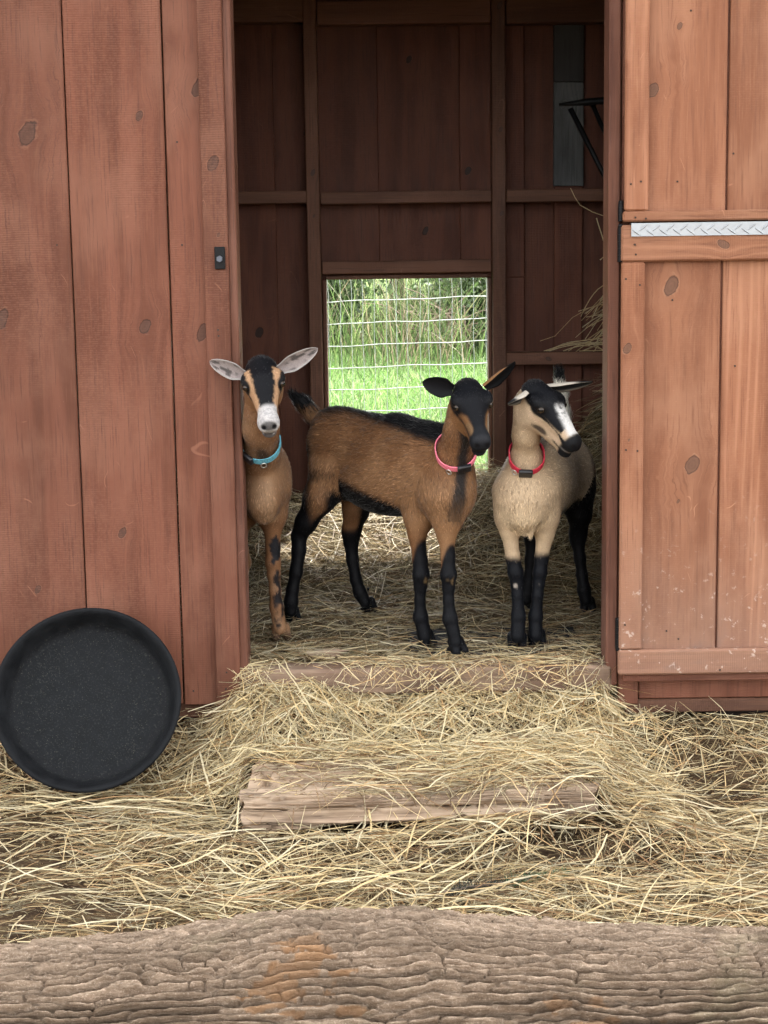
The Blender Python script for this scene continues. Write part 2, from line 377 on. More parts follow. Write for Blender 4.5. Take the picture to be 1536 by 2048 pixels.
# back wall (inner face of the boards at YB)
YB = 1.53; yb = YB+.022
ox0, ox1 = X_(656, 700, YB), X_(975, 700, YB); oz1 = Z_(815, 557, YB); oz0 = .12
edges = [-1.56, -1.30, -1.05, -.80, -.55, X_(549, 300, YB), X_(617, 300, YB), X_(757, 300, YB), X_(919, 300, YB), X_(1049, 300, YB), X_(1108, 300, YB), X_(1166, 300, YB), X_(1262, 300, YB), 1.0, 1.22, 1.44]
bk = {5: [(543, 320, .010), (612, 265, .008)], 7: [(818, 118, .010), (851, 462, .011), (745, 62, .012)], 8: [(936, 342, .010)], 4: [(518, 665, .014)], 12: [(1148, 570, .016)], 11: [(1100, 418, .009)]}
for i in range(len(edges)-1):
    bkd = i % 2 == 1; a, b = (edges[i]-.010, edges[i+1]+.010) if bkd else (edges[i]+.0005, edges[i+1]-.0005)   # board over board, no daylight between
    y0, yb = (YB+.0205, YB+.040) if bkd else (YB, YB+.020); kk = bk.get(i, ())
    if i == 10:
        y0, yb = YB, YB+.020; a, b = edges[i]+.0005, edges[i+1]-.0005   # the batten with a bare grey length of board
        board('bare_board', a-.002, b+.002, y0-.004, yb, Z_(1137, 164, YB), TOP, M_grey2, bev=.002)
        board('bare_board', a-.002, b+.002, y0-.006, yb, Z_(1137, 372, YB), Z_(1137, 164, YB)-.001, M_grey, bev=.002, knots=[(1128, 210, .010)])
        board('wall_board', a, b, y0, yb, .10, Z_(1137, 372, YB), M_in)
        board('gap_block_board', a-.02, b+.02, YB+.0405, YB+.055, .10, TOP, M_in); continue  # unseen board added to stop daylight coming through the joint
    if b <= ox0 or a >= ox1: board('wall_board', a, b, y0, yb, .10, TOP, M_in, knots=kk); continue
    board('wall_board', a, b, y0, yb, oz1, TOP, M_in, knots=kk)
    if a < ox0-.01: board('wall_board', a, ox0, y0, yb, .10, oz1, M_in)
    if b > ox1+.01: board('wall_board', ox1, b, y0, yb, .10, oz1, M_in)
board('opening_sill', ox0, ox1, YB-.03, yb+.01, .06, oz0, M_frame, along='X')
def vframe(name, pa, pb, py, y0, y1, z0, z1, mat=M_frame, **k): return board(name, X_(pa, py, y0), X_(pb, py, y0), y0, y1, z0, z1, mat, **k)
yS = YB-.075
vframe('stud', 615, 641, 500, yS, YB-.001, .12, TOP, knots=[(626, 345, .008), (628, 432, .005)])
vframe('stud', 985, 1012, 500, yS, YB-.001, .12, TOP, knots=[(1000, 10, .010), (1002, 258, .007), (1003, 427, .007)])
vframe('stud', 180, 206, 500, yS, YB-.001, .12, TOP); vframe('stud', 1370, 1396, 500, yS, YB-.001, .12, TOP)
xs1, xs2 = X_(642, 500, yS)+.002, X_(985, 500, yS)-.002
# girts between the studs, bay by bay
def hgirt(pxa, pxb, pya, pyb, x0=None, x1=None, y=yS+.006, kn_=(), name='girt'):
    mx = (pxa+pxb)/2
    board(name, X_(pxa, pya, y) if x0 is None else x0, X_(pxb, pya, y) if x1 is None else x1, y, YB-.0015, Z_(mx, pyb, y), Z_(mx, pya, y), M_frame, along='X', knots=kn_)
hgirt(206, 614, 384, 409); hgirt(642, 984, 382, 406, xs1, xs2); hgirt(1013, 1369, 377, 402)
hgirt(206, 614, -5, 46, name='wall_plate'); hgirt(642, 984, 0, 47, xs1, xs2, name='wall_plate'); hgirt(1013, 1369, -4, 44, name='wall_plate')
hgirt(1013, 1369, 703, 728, kn_=[(1098, 718, .007)])
hgirt(642, 984, 521, 546, xs1, xs2, y=yS+.03, name='opening_header')
board('opening_frame', ox0-.002, ox1+.002, YB-.02, YB-.0015, oz1, oz1+.014, M_frame, along='X')
board('opening_frame', xs1, ox0, YB-.05, YB-.002, .13, oz1-.001, M_frame)
board('opening_frame', ox1, xs2, YB-.05, YB-.002, .13, oz1-.001, M_frame)

# ---------------------------------------------------------------- dutch door, swung open flat against the wall
yd = -.082           # face of stiles and rails
yp = -.060           # face of the panel boards
ybk = -.036
def door(name, z0, z1): 
    bm = box_bm(1.02, .014, z1-z0, .003)
    o = link(name, bm_mesh(name, bm), M_wall, shed, (X_(1252, 800, yd)+.515, ybk-.005, (z0+z1)/2)); return o
XD1 = 1.62
# lower leaf
zl0, zl1 = Z_(1300, 1366, yd), Z_(1300, 448, yd)
low = door('lower_door', zl0, zl1-.004); low['label'] = 'lower door leaf with metal capped top rail'
xd0 = X_(1241, 800, yd); xst = X_(1288, 800, yd)
zr1, zr0 = Z_(1300, 450, yd), Z_(1300, 523, yd); zb1, zb0 = Z_(1300, 1300, yd), Z_(1300, 1350, yd)
board('rail', xd0, XD1, yd-.002, yp-.001, zr0, zr1, M_door, low, along='X', knots=[(1446, 488, .010), (1270, 490, .003)], bev=.004)
board('rail', xd0-.001, XD1, yd-.002, yp-.001, zb0, zb1, M_door, low, along='X', bev=.005)
board('stile', xd0+.001, xst, yd, yp-.001, zb1+.001, zr0-.001, M_door, low, knots=[(1255, 697, .010), (1258, 880, .003)], bev=.004)
board('kick_strip', xd0+.012, XD1-.004, yd+.012, yp+.016, zl0, zb0-.0015, M_wall, low, along='X')
xa = X_(1440, 900, yp)
board('door_board', xd0+.004, xa-.005, yp, yp+.018, zb0+.004, zr1-.006, M_door, low, knots=[(1342, 572, .019), (1384, 930, .017), (1356, 1003, .004)])
board('door_board', xa+.001, xa+.252, yp+.003, yp+.018, zb0+.004, zr1-.006, M_door, low)
board('door_board', xa+.256, xa+.50, yp, yp+.018, zb0+.004, zr1-.006, M_door, low)
# tread plate cap: an angle over the top rail, with raised lugs
zc1, zc0 = Z_(1400, 447, yd-.004), Z_(1400, 471, yd-.004); xc0 = X_(1262, 458, yd)
bm = bmesh.new()
bmesh.ops.create_cube(bm, size=1.0, matrix=Matrix.Translation(((xc0+XD1)/2, yd-.0045, (zc0+zc1)/2)) @ Matrix.Diagonal((XD1-xc0, .003, zc1-zc0, 1)))
bmesh.ops.create_cube(bm, size=1.0, matrix=Matrix.Translation(((xc0+XD1)/2, yd+.012, zc1+.0015)) @ Matrix.Diagonal((XD1-xc0, .036, .003, 1)))
k = 0; x = xc0+.012
while x < XD1-.02:
    a = math.radians(-38 if k % 2 else 35); zc = (zc0+zc1)/2+(.006 if k % 2 else -.005)
    r_ = bmesh.ops.create_icosphere(bm, subdivisions=2, radius=1.0, matrix=Matrix.Translation((x, yd-.006, zc)) @ Matrix.Rotation(a, 4, 'Y') @ Matrix.Diagonal((.0135, .0022, .0021, 1)))
    x += .0165; k += 1
link('metal_cap', bm_mesh('metal_cap', bm), M_alu, low)
# upper leaf
zu0, zu1 = Z_(1300, 446, yd)+.004, 2.12
up = door('upper_door', zu0, zu1); up['label'] = 'upper door leaf with pale lengthwise grain'
zm = Z_(1300, 422, yd)
xu0 = X_(1251, 200, yd); xus = X_(1299, 200, yd)
board('rail', xu0-.004, XD1, yd-.002, yp-.001, zu0, zm, M_door, up, along='X', bev=.004)
board('rail', xu0-.002, XD1, yd-.002, yp-.001, 2.05, zu1, M_door, up, along='X')
board('stile', xu0, xus, yd, yp-.001, zm+.001, 2.049, M_door, up, bev=.004)
xb = X_(1458, 200, yp)
board('door_board', xu0+.004, xb-.005, yp, yp+.018, zu0+.004, zu1-.01, M_door, up, knots=[(1307, 180, .013), (1360, 52, .006)])
board('door_board', xb+.001, xb+.25, yp+.003, yp+.018, zu0+.004, zu1-.01, M_door, up)
board('door_board', xb+.254, xb+.50, yp, yp+.018, zu0+.004, zu1-.01, M_door, up)
# nail heads on the doors
_bm = bmesh.new(); bmesh.ops.create_cone(_bm, cap_ends=True, segments=8, radius1=.0026, radius2=.0022, depth=.002, matrix=Matrix.Rotation(math.pi/2, 4, 'X')); nail_me = bm_mesh('nail', _bm); nail_me.materials.append(M_nail)
for (a, b, y, par) in [(1271, 435, yd-.003, up), (1292, 437, yd-.003, up), (1270, 489, yd-.003, low), (1272, 509, yd-.003, low), (1252, 558, yd-.001, low), (1280, 570, yd-.001, low), (1252, 900, yd-.001, low), (1275, 902, yd-.001, low), (1250, 1250, yd-.001, low), (1333, 1262, yp-.001, low), (1357, 1278, yp-.001, low), (1470, 732, yp-.001, low), (1382, 21, yp-.001, up), (1355, 363, yp-.001, up), (1467, 307, yp+.002, up), (1262, 368, yd-.001, up), (1282, 363, yd-.001, up), (1345, 600, yp-.001, low), (1440, 1340, yd-.003, low)]:
    q = P(a, b, y); o = link('nail', nail_me, None, par, tuple(q))
for (a, b, y) in [(354, 284, -.021), (114, 490, -.019), (170, 492, -.018), (318, 488, -.018), (364, 490, -.021), (436, 660, -.043), (437, 672, -.043), (236, 820, -.018), (178, 918, -.018), (335, 925, -.018), (387, 1382, -.021), (453, 1345, -.043), (452, 1378, -.043), (300, 1070, -.018)]:
    link('nail', nail_me, None, shed, tuple(P(a, b, y)))
# hinges and latch keeper
def hinge(px, pa, pb, par):
    z1, z0 = Z_(px, pa, -.055), Z_(px, pb, -.055); xc = X_(px, (pa+pb)/2, -.055)
    bm = bmesh.new()
    nk = 5
    for i in range(nk):
        h = (z1-z0)/nk
        bmesh.ops.create_cone(bm, cap_ends=True, segments=12, radius1=.0062, radius2=.0062, depth=h*.93, matrix=Matrix.Translation((xc, -.064, z0+h*(i+.5))))
    bmesh.ops.create_cube(bm, size=1.0, matrix=Matrix.Translation((xc-.001, -.045, (z0+z1)/2)) @ Matrix.Diagonal((.004, .034, z1-z0, 1)))
    bmesh.ops.create_uvsphere(bm, u_segments=10, v_segments=6, radius=.0068, matrix=Matrix.Translation((xc, -.064, z1+.003)))
    return link('hinge', bm_mesh('hinge', bm), M_black, par)
hinge(1241, 408, 443, up); hinge(1240, 455, 524, low); hinge(1235, 1240, 1300, low)
q = P(440, 516, -.043)
bm = box_bm(.026, .006, .055, .002); lk = link('latch_plate', bm_mesh('latch_plate', bm), M_black, shed, (q[0], -.046, q[2]))
bm = bmesh.new(); bmesh.ops.create_cone(bm, cap_ends=True, segments=6, radius1=.008, radius2=.008, depth=.012, matrix=Matrix.Rotation(math.pi/2, 4, 'X')); link('bolt', bm_mesh('bolt', bm), mat_plain('worn_steel', (.09, .10, .12), .5, .6), lk, (q[0], -.054, q[2]-.002))

# ---------------------------------------------------------------- black wall rack inside
rk = empty('wall_rack', (.98, 1.2, 1.5)); tag(rk, 'black metal wall rack with slanting struts, beyond the open door jamb', 'rack')
Yk = 1.25
A, B_, C_, D_ = P(1118, 209, Yk), P(1232, 199, Yk), P(1140, 214, Yk), P(1232, 398, Yk)
E_, F_ = P(1183, 205, Yk+.05), P(1245, 345, Yk+.05)
xw = 1.449
def ext(a, b, x): return a+(b-a)*((x-a[0])/(b[0]-a[0]))
link('top_bar', tube_mesh('top_bar', [A, (A+B_)/2, B_, [xw, Yk, B_[2]+.004]], [.004, .0115, .0115, .0115], 8), M_black, rk)
link('strut', tube_mesh('strut', [C_+[0, -.004, -.004], D_, D_+[.25, 0, -.12], [xw, Yk, D_[2]-.30]], .0085, 8), M_black, rk)
link('strut', tube_mesh('strut', [E_, F_, F_+[.25, 0, -.2], [xw, Yk+.05, F_[2]-.35]], .0075, 8), M_black, rk)
link('cross_bar', tube_mesh('cross_bar', [E_, E_+[0, -.05, 0]], .006, 8), M_black, rk)
# ---------------------------------------------------------------- feed pan leaning on the wall
t = NT('black_rubber'); o_ = t.obj(); n1 = t.noise(o_, 26.0, 5.0, .65); n2 = t.noise(o_, 210.0, 2.0, .5); n3 = t.noise(o_, 420.0, 1.0)
x_, y_, z_ = t.sep(o_)
flat = t.ramp(z_, .025, .008)
c = t.mix(t.ramp(n1, .3, .7), (.0060, .0066, .0077), (.0115, .0124, .0140))
c = t.mix(t.math('MULTIPLY', t.math('MULTIPLY', t.ramp(n2, .55, .75), flat), t.ramp(n1, .3, .6, .15, .6)), c, (.046, .047, .043))
c = t.mix(t.math('MULTIPLY', t.ramp(n3, .70, .78), t.math('MULTIPLY', flat, .7)), c, (.15, .14, .10))
M_rub = t.fin(c, t.ramp(n1, .3, .7, .6, .8), t.bump(t.math('ADD', n1, n2), .0009), .12)
prof = [(0, .0), (.08, .0), (.150, .0012), (.176, .002), (.186, .0045), (.194, .012), (.203, .034), (.212, .058), (.2185, .066), (.224, .0675), (.2275, .064), (.2275, .059), (.222, .056), (.2165, .052), (.208, .030), (.199, .004), (.190, -.005), (.15, -.007), (0, -.007)]
n = 96; an = np.linspace(0, 2*np.pi, n, endpoint=False); V = []
for r_, z in prof: V.append(np.stack([np.cos(an)*r_*(1+.006*np.cos(2*an+.6)), np.sin(an)*r_, np.full(n, z)+.003*np.cos(2*an)*(r_/.22)**3], -1))
V = np.concatenate(V); k = len(prof); i = np.arange(k-1)[:, None]*n; j = np.arange(n)[None]
Fq = np.stack([i+j, i+(j+1) % n, i+n+(j+1) % n, i+n+j], -1).reshape(-1, 4)
pan = link('feed_pan', mesh_np('feed_pan', V, Fq, smooth=True), M_rub)
tag(pan, 'round black rubber feed pan leaning on the plank wall', 'feed pan')
lean = math.radians(26)                      # from vertical
pc = P(181, 1407, -.185)
pan.location = tuple(pc); pan.rotation_euler = (math.pi/2-lean, 0, math.radians(2))

# ---------------------------------------------------------------- the log across the foreground
t = NT('bark'); o_ = t.obj(); x_, y_, z_ = t.sep(o_)
g1 = t.noise(t.comb(t.math('MULTIPLY', x_, .30), y_, z_), 210.0, 5.0, .7); g2 = t.noise(o_, 7.0, 4.0, .6); g3 = t.noise(o_, 330.0, 3.0)
c = t.mix(t.ramp(g1, .30, .70), (.152, .110, .078), (.275, .213, .160)); c = t.mix(t.ramp(g2, .55, .75), c, (.21, .175, .12)); c = t.mix(t.ramp(g3, .5, .8), c, (.38, .31, .25))
cr_, cg_, cb_ = t.sep(t.attr('col')); c = t.mix(1.0, c, t.mix(cg_, (.60, .57, .54), (1.25, 1.22, 1.18)), 'MULTIPLY')
c = t.mix(t.math('MULTIPLY', cr_, .8), c, t.mix(g1, (.16, .080, .038), (.30, .165, .075)))
M_bark = t.fin(c, .95, t.bump(t.math('ADD', g1, t.math('MULTIPLY', g3, .5)), .004, .9), .1)
ns, na = 1250, 460
sx = np.linspace(-1.25, 1.25, ns)
th = np.concatenate([np.linspace(math.radians(-75), math.radians(165), na-24), np.linspace(math.radians(167), math.radians(283), 24)])  # 0 = towards the camera, 90 = up
SX, TH = np.meshgrid(sx, th, indexing='ij'); R0 = .165
va = TH*R0
wv = va+.007*(fbm(SX*6, va*9, 3, 21)-.5)*2+.0035*(fbm(SX*26, va*30, 2, 22)-.5)*2
# long staggered bark plates with sharp furrows between them
f1, f2, cid = worley(SX*4.2+.7*vn(SX*5, wv*30, 31), wv*92+1.3*vn(SX*13, wv*20, 34), 1, 1.0)
g1_, g2_, cid2 = worley(SX*16, wv*200+7, 2, .95)
ed = f2-f1; pl = sstep(.12, .34, ed); pl2 = sstep(.03, .25, g2_-g1_)
fib = fbm(SX*16, wv*330, 3, 41)-.5; grit = fbm(SX*210, va*260, 2, 43)-.5
# wavy ropes of bark that fork and run out, with sharp valleys between
ph = va/.0118+3.6*(fbm(SX*3.6, va*9, 3, 48)-.5)+1.5*(fbm(SX*11, va*26, 3, 49)-.5)+.45*(fbm(SX*30, va*60, 2, 50)-.5)
rope = np.abs(np.sin(np.pi*ph))**.75; am = .65+.65*sstep(.30, .60, fbm(SX*9, va*22, 3, 60))
cut = np.exp(-((vn(SX*17+3*vn(SX*6, va*50, 62), va*48, 61)-.5)/.040)**2)
hgt = .0250*am*(rope-.75)+.0050*(pl-.8)+.0040*(cid-.5)*pl-.0130*cut*rope+.0075*fib*rope+.0036*grit+.008*(fbm(SX*9, wv*26, 2, 47)-.5)
bul = .034*np.exp(-((SX+.06)/.26)**2)*np.exp(-((TH-1.45)/.9)**2)+.016*np.exp(-((SX-.1)/.5)**2)
bul += .010*(fbm(SX*3, TH*1.5, 3, 44)-.5)*2
# the torn knot on the crown of the log
kd = np.sqrt(((SX+.135)/.055)**2+((TH-1.28)/.20)**2); bul += .010*np.exp(-kd**2)
kd2 = np.sqrt(((SX-.10)/.012)**2+((TH-1.25)/.06)**2); bul += .014*np.exp(-kd2**2)
def patch(cx, ct, rx, rt, sd): return np.clip(1.35-np.sqrt(((SX-cx)/rx)**2+((TH-ct)/rt)**2)+2.6*(fbm(SX*24, va*24, 4, sd)-.5), 0, 1)
tone = .65*cid+.35*cid2
pt = np.maximum.reduce([patch(-.13, 1.05, .055, .24, 51), patch(-.40, .55, .05, .14, 52), patch(.34, .62, .07, .05, 53), patch(.42, .45, .03, .12, 54), patch(-.17, .83, .05, .06, 55), patch(.28, .78, .05, .05, 56), patch(.48, .42, .05, .05, 57), patch(-.06, .74, .02, .03, 58)])
pt = sstep(.42, .50, pt*.75+(cid2-.5)*.75)*sstep(.05, .3, pt)*(.45+.55*cid)
Rr = R0+bul+hgt*(1-.35*np.clip(pt, 0, 1))-.003*pt
yc = -1.775+.012*np.sin(SX*2.1+.5); zc = -.040+.014*np.cos(SX*1.7)-.0
LV = np.stack([SX, yc-np.cos(TH)*Rr, zc+np.sin(TH)*Rr], -1)
a_ = (np.arange(ns-1)[:, None]*na+np.arange(na)[None]); b_ = (np.arange(ns-1)[:, None]*na+(np.arange(na)[None]+1) % na)
LF = np.stack([a_, b_, b_+na, a_+na], -1).reshape(-1, 4)
LVf = LV.reshape(-1, 3)
cap0 = LV[0].mean(0); cap1 = LV[-1].mean(0); LVf = np.vstack([LVf, cap0, cap1]); q = np.arange(na)
CT = np.vstack([np.stack([np.full(na, len(LVf)-2), (q+1) % na, q], -1), np.stack([np.full(na, len(LVf)-1), (ns-1)*na+q, (ns-1)*na+(q+1) % na], -1)])
lc = np.concatenate([np.clip(pt, 0, 1).ravel(), [0, 0]])
log = link('fallen_log', mesh_np('fallen_log', LVf, [LF, CT], col=np.stack([lc, np.concatenate([tone.ravel(), [0, 0]]), 0*lc], -1), smooth=True), M_bark)
tag(log, 'thick furrowed-bark log lying across the foreground hay', 'log')

# ---------------------------------------------------------------- weathered timber step
M_step = mat_wood('weathered_step_wood', (.30, .215, .145), (.12, .08, .054), (.50, .385, .275), (.10, .07, .05), saw=.0, worn=.9, lines=.3)
def slab(name, x0, x1, yc, zc, hy, hz, sd, amp=1.0):
    ns, na = (420, 220) if x1-x0 > .5 else (160, 80); s = np.linspace(x0, x1, ns); ph = np.linspace(0, 2*np.pi, na, endpoint=False)
    Sg, Ph = np.meshgrid(s, ph, indexing='ij')
    e = .34; cx = np.sign(np.cos(Ph))*np.abs(np.cos(Ph))**e; sz = np.sign(np.sin(Ph))*np.abs(np.sin(Ph))**e
    arc = Ph*(hy+hz)*.6
    d = amp*(.010*(fbm(Sg*4, arc*12, 3, sd)-.5)+.012*(fbm(Sg*6, arc*55, 4, sd+5)-.5)*1.3-.022*np.exp(-((vn(Sg*3.0, arc*60, sd+8)-.5)/.05)**2)-.012*np.exp(-((vn(Sg*5, arc*130, sd+9)-.5)/.05)**2)+.005*(fbm(Sg*9, arc*260, 3, sd+11)-.5))
    endr = 1-.03*np.exp(-np.minimum(Sg-x0, x1-Sg)/.012)
    Y = yc+cx*(hy*endr+d); Z = zc+sz*(hz*endr+d*1.0)+.006*np.sin(Sg*5)
    X = Sg+.035*(vn(np.zeros_like(Ph)+1, cx*2.2+sz, sd+3)-.5)*np.sign(Sg-(x0+x1)/2)*np.exp(-np.minimum(Sg-x0, x1-Sg)/.05)
    V = np.stack([X, Y, Z], -1).reshape(-1, 3)
    a = (np.arange(ns-1)[:, None]*na+np.arange(na)[None]); b = (np.arange(ns-1)[:, None]*na+(np.arange(na)[None]+1) % na)
    F = np.stack([a, a+na, b+na, b], -1).reshape(-1, 4); q = np.arange(na)
    V = np.vstack([V, V[:na].mean(0), V[-na:].mean(0)])
    C = np.vstack([np.stack([np.full(na, len(V)-2), q, (q+1) % na], -1), np.stack([np.full(na, len(V)-1), (ns-1)*na+(q+1) % na, (ns-1)*na+q], -1)])
    # local frame with the length along Z so the wood grain runs along the piece
    c0 = np.array([(x0+x1)/2, yc, zc]); L = V-c0; L2 = np.stack([-L[:, 2], L[:, 1], L[:, 0]], -1)
    return link(name, mesh_np(name, L2, [F, C], smooth=True), M_step, None, tuple(c0), (0, math.pi/2, 0))
st = slab('timber_step', X_(484, 1590, -.55), .47, -.395, -.052, .185, .031, 61, 1.5); tag(st, 'weathered pale timber slab half buried in hay, forming the doorstep', 'step')
sb = slab('wood_block', X_(478, 1635, -.5), X_(560, 1635, -.5), -.43, -.112, .12, .024, 71, .8); tag(sb, 'small dark wood block under the broken end of the timber step', 'wood block')
sk = slab('stick', X_(608, 1290, .13), X_(690, 1290, .13), .10, .158, .011, .008, 81, .35); tag(sk, 'short peeled stick lying on the shed floor near the standing goats', 'stick')

# ---------------------------------------------------------------- thin dark sheet on the shed floor
bm = box_bm(.46, .30, .010, .004, 2); mt = link('floor_sheet', bm_mesh('floor_sheet', bm), M_sheet, None, (.29, .222, .150)); tag(mt, 'thin dark sheet just inside the sill under the front hooves', 'mat')

# ---------------------------------------------------------------- wire fence and pasture behind
M_wire = mat_plain('galvanised_wire', (.34, .38, .37), .5, .2, .4)
M_post = mat_plain('green_steel_post', (.05, .09, .06), .6, .2)
FY = 3.6
fen = empty('wire_fence', (.2, FY, 0)); tag(fen, 'galvanised woven wire fence across the pasture, seen through the back opening', 'fence')
for k in range(12):
    z = .06+k*.1016; xs = np.linspace(-1.9, 2.4, 60)
    pts = np.stack([xs, FY+.004*np.sin(xs*19+k), z+.022*(xs-.3)+.0015*np.sin(xs*60+k*2)+.002*np.sin(xs*13+k)], -1)
    link('horizontal_wire', tube_mesh('horizontal_wire', pts, .0023, 5), M_wire, fen)
vx = np.arange(-1.86, 2.38, .0508)
_vm = None
for k, x in enumerate(vx):
    zz = np.linspace(.05, 1.2, 12); pts = np.stack([.002*np.sin(zz*21), -.003+0*zz, zz], -1)
    if _vm is None: _vm = tube_mesh('vertical_wire', pts, .0014, 4); _vm.materials.append(M_wire)
    link('vertical_wire', _vm, None, fen, (x+random.uniform(-.003, .003), FY, .022*(x-.3)), (0, random.uniform(-.006, .006), 0))
for x in (-1.9, 2.4):
    bm = box_bm(.035, .035, 1.6, .004); link('fence_post', bm_mesh('fence_post', bm), M_post, fen, (x, FY+.02, .62))

M_grass = mat_col('grass_blade', .6, .25, 60, .15, .45)
def grass(name, N, xr, yr, hl, wd, cols, label, lean=.35, clump=0.0, yden=None):
    x = rng.uniform(*xr, N); y = yr[0]+(yr[1]-yr[0])*rng.random(N)**(1.0 if yden is None else yden)
    if clump:
        keep = fbm(x*1.3, y*1.3, 3, 91)+rng.normal(0, .10, N) > clump; x, y = x[keep], y[keep]; N = len(x)
    root = np.stack([x, y, ground_h(x, y)-.01], -1); az = rng.uniform(0, 2*np.pi, N); L = rng.uniform(*hl, N)*(.6+.8*fbm(x*.9, y*.9, 3, 93))
    le = np.abs(rng.normal(0, lean, N)); d = np.stack([np.cos(az)*np.sin(le), np.sin(az)*np.sin(le), np.cos(le)], -1)
    bend = np.stack([np.cos(az)*L*.5, np.sin(az)*L*.5, -L*.25*rng.random(N)], -1)*rng.random(N)[:, None]
    sa = az+np.pi/2+rng.normal(0, .7, N); side = np.stack([np.cos(sa), np.sin(sa), 0*sa], -1)
    V, F, k = strips(root, d, L, rng.uniform(*wd, N), bend, side, 3, .1)
    ci = rng.integers(0, len(cols), N); c = np.array(cols)[ci]*rng.uniform(.45, 1.4, (N, 1)); c = np.repeat(c, k, 0)
    o = link(name, mesh_np(name, V.reshape(-1, 3), F, col=np.clip(c, 0, 1)), M_grass); tag(o, label, 'grass', kind='stuff'); return o
grass('grass', 52000, (-2.6, 3.4), (2.1, 17.0), (.08, .19), (.007, .012), [(.13, .25, .065), (.17, .28, .09), (.10, .20, .05), (.22, .29, .13)], 'short bright green pasture grass behind the shed', .8)
grass('pasture_weeds', 26000, (-2.2, 3.0), (2.1, 14.0), (.03, .07), (.016, .030), [(.15, .26, .07), (.20, .30, .10), (.10, .20, .05), (.28, .33, .16)], 'broad leaved clover and weeds in the pasture grass', 1.1)
grass('tall_grass', 9000, (-3.2, 4.4), (12.5, 20.0), (.55, 1.25), (.008, .016), [(.10, .16, .05), (.14, .18, .07), (.20, .17, .11), (.075, .12, .04)], 'tall rank grass and weeds at the pasture edge', .32, .42)
grass('dry_weeds', 1300, (-3.2, 4.4), (13.5, 20.0), (.7, 1.5), (.006, .012), [(.24, .19, .12), (.17, .13, .08), (.13, .15, .06)], 'dry brown weed stems standing among the tall grass', .30, .45)

M_leaf = mat_col('tree_leaf', .55, .3, 60, .2, .35); M_trunk = mat_plain('tree_bark', (.07, .055, .045), .95, 0, .1, 20, .35, .01)
def tree(x, y, h, cr, label, tw, n=4500):
    r = empty('tree' if h > 2 else 'shrub', (x, y, 0)); tag(r, label, 'tree' if h > 2 else 'shrub', 'trees at the pasture edge')
    pts = [(x, y, -.1), (x+.03, y, h*.25), (x-.02, y, h*.5), (x+.05, y, h*.8)]
    link('trunk', tube_mesh('trunk', pts, [tw, tw*.8, tw*.6, tw*.25], 9), M_trunk, r)
    for k in range(5):
        a = random.uniform(0, 6.28); z0 = h*(.22+.1*k); e = np.array([math.cos(a)*cr*.8, math.sin(a)*cr*.8, h*.16])
        b0 = np.array([x, y, z0]); link('limb', tube_mesh('limb', [b0, b0+e*.5+[0, 0, .05], b0+e], [tw*.4, tw*.25, tw*.1], 6), M_trunk, r)
    cl = rng.normal(0, 1, (46, 3)); cl = unit(cl)*rng.random((46, 1))**.4*np.array([cr, cr, h*.38])+np.array([x, y, h*.60])
    cl[:, 2] = np.maximum(cl[:, 2], .3)
    ctr = cl[rng.integers(0, len(cl), n)]+rng.normal(0, 1, (n, 3))*np.array([.22, .22, .18])
    ctr[:, 2] = np.maximum(ctr[:, 2], .15)
    d = unit(rng.normal(0, 1, (n, 3))+[0, 0, -.3]); sd = unit(np.cross(d, rng.normal(0, 1, (n, 3)))); L = rng.uniform(.05, .11, n)
    V, F, k = strips(ctr, d, L, L*.55, rng.normal(0, .01, (n, 3)), sd, 2, .2)
    c = np.array([(.06, .10, .035), (.09, .14, .05), (.075, .11, .05)])[rng.integers(0, 3, n)]*rng.uniform(.7, 1.4, (n, 1))
    link('crown', mesh_np('crown', V.reshape(-1, 3), F, col=np.repeat(c, k, 0)), M_leaf, r)
tx = P(885, 600, 18.0)[0]
for (x, y, h, cr, lb, tw, n) in [(tx, 18.0, 5.0, 1.3, 'dark trunked tree standing behind the brush, beyond the wire fence', .14, 6000), (-1.6, 21.5, 5.5, 1.7, 'leafy tree beyond the fence, above the back of the goat with the blue collar', .12, 6000), (.25, 23.5, 6, 1.9, 'farther leafy tree filling the gap behind the tall weeds', .13, 6000)]:
    tree(x, y, h, cr, lb, tw, n)
for (x, y, h, cr, lb) in [(P(770, 600, 16)[0]-.9, 16.0, 1.5, .7, 'low green shrub in the tall grass by the bare branches'), (P(960, 620, 15)[0]+.1, 15.2, 1.2, .5, 'small bright shrub at the edge of the tall grass')]:
    tree(x, y, h, cr, lb, .02, 3000)
# bare brush heap
M_twig = mat_plain('dry_twig', (.23, .17, .13), .9)
bq = P(880, 640, 14.6); br = empty('brush_pile', (bq[0], 14.6, 0)); tag(br, 'heap of bare dry branches in the tall grass beyond the fence', 'brush pile')
for k in range(26):
    a = rng.uniform(-.2, 3.3); b0 = np.array([bq[0]+rng.uniform(-.35, .35), 14.6+rng.uniform(-.3, .3), .1]); L = rng.uniform(.5, .9)
    mid = b0+np.array([math.cos(a)*L*.3, rng.uniform(-.1, .1), L*.62]); end = mid+np.array([math.cos(a)*L*.55, rng.uniform(-.2, .2), rng.uniform(-.25, .15)])
    tt = np.linspace(0, 1, 6)[:, None]; pts = (1-tt)**2*b0+2*(1-tt)*tt*mid+tt**2*end
    link('branch', tube_mesh('branch', pts, np.linspace(.012, .005, 6), 5), M_twig, br)
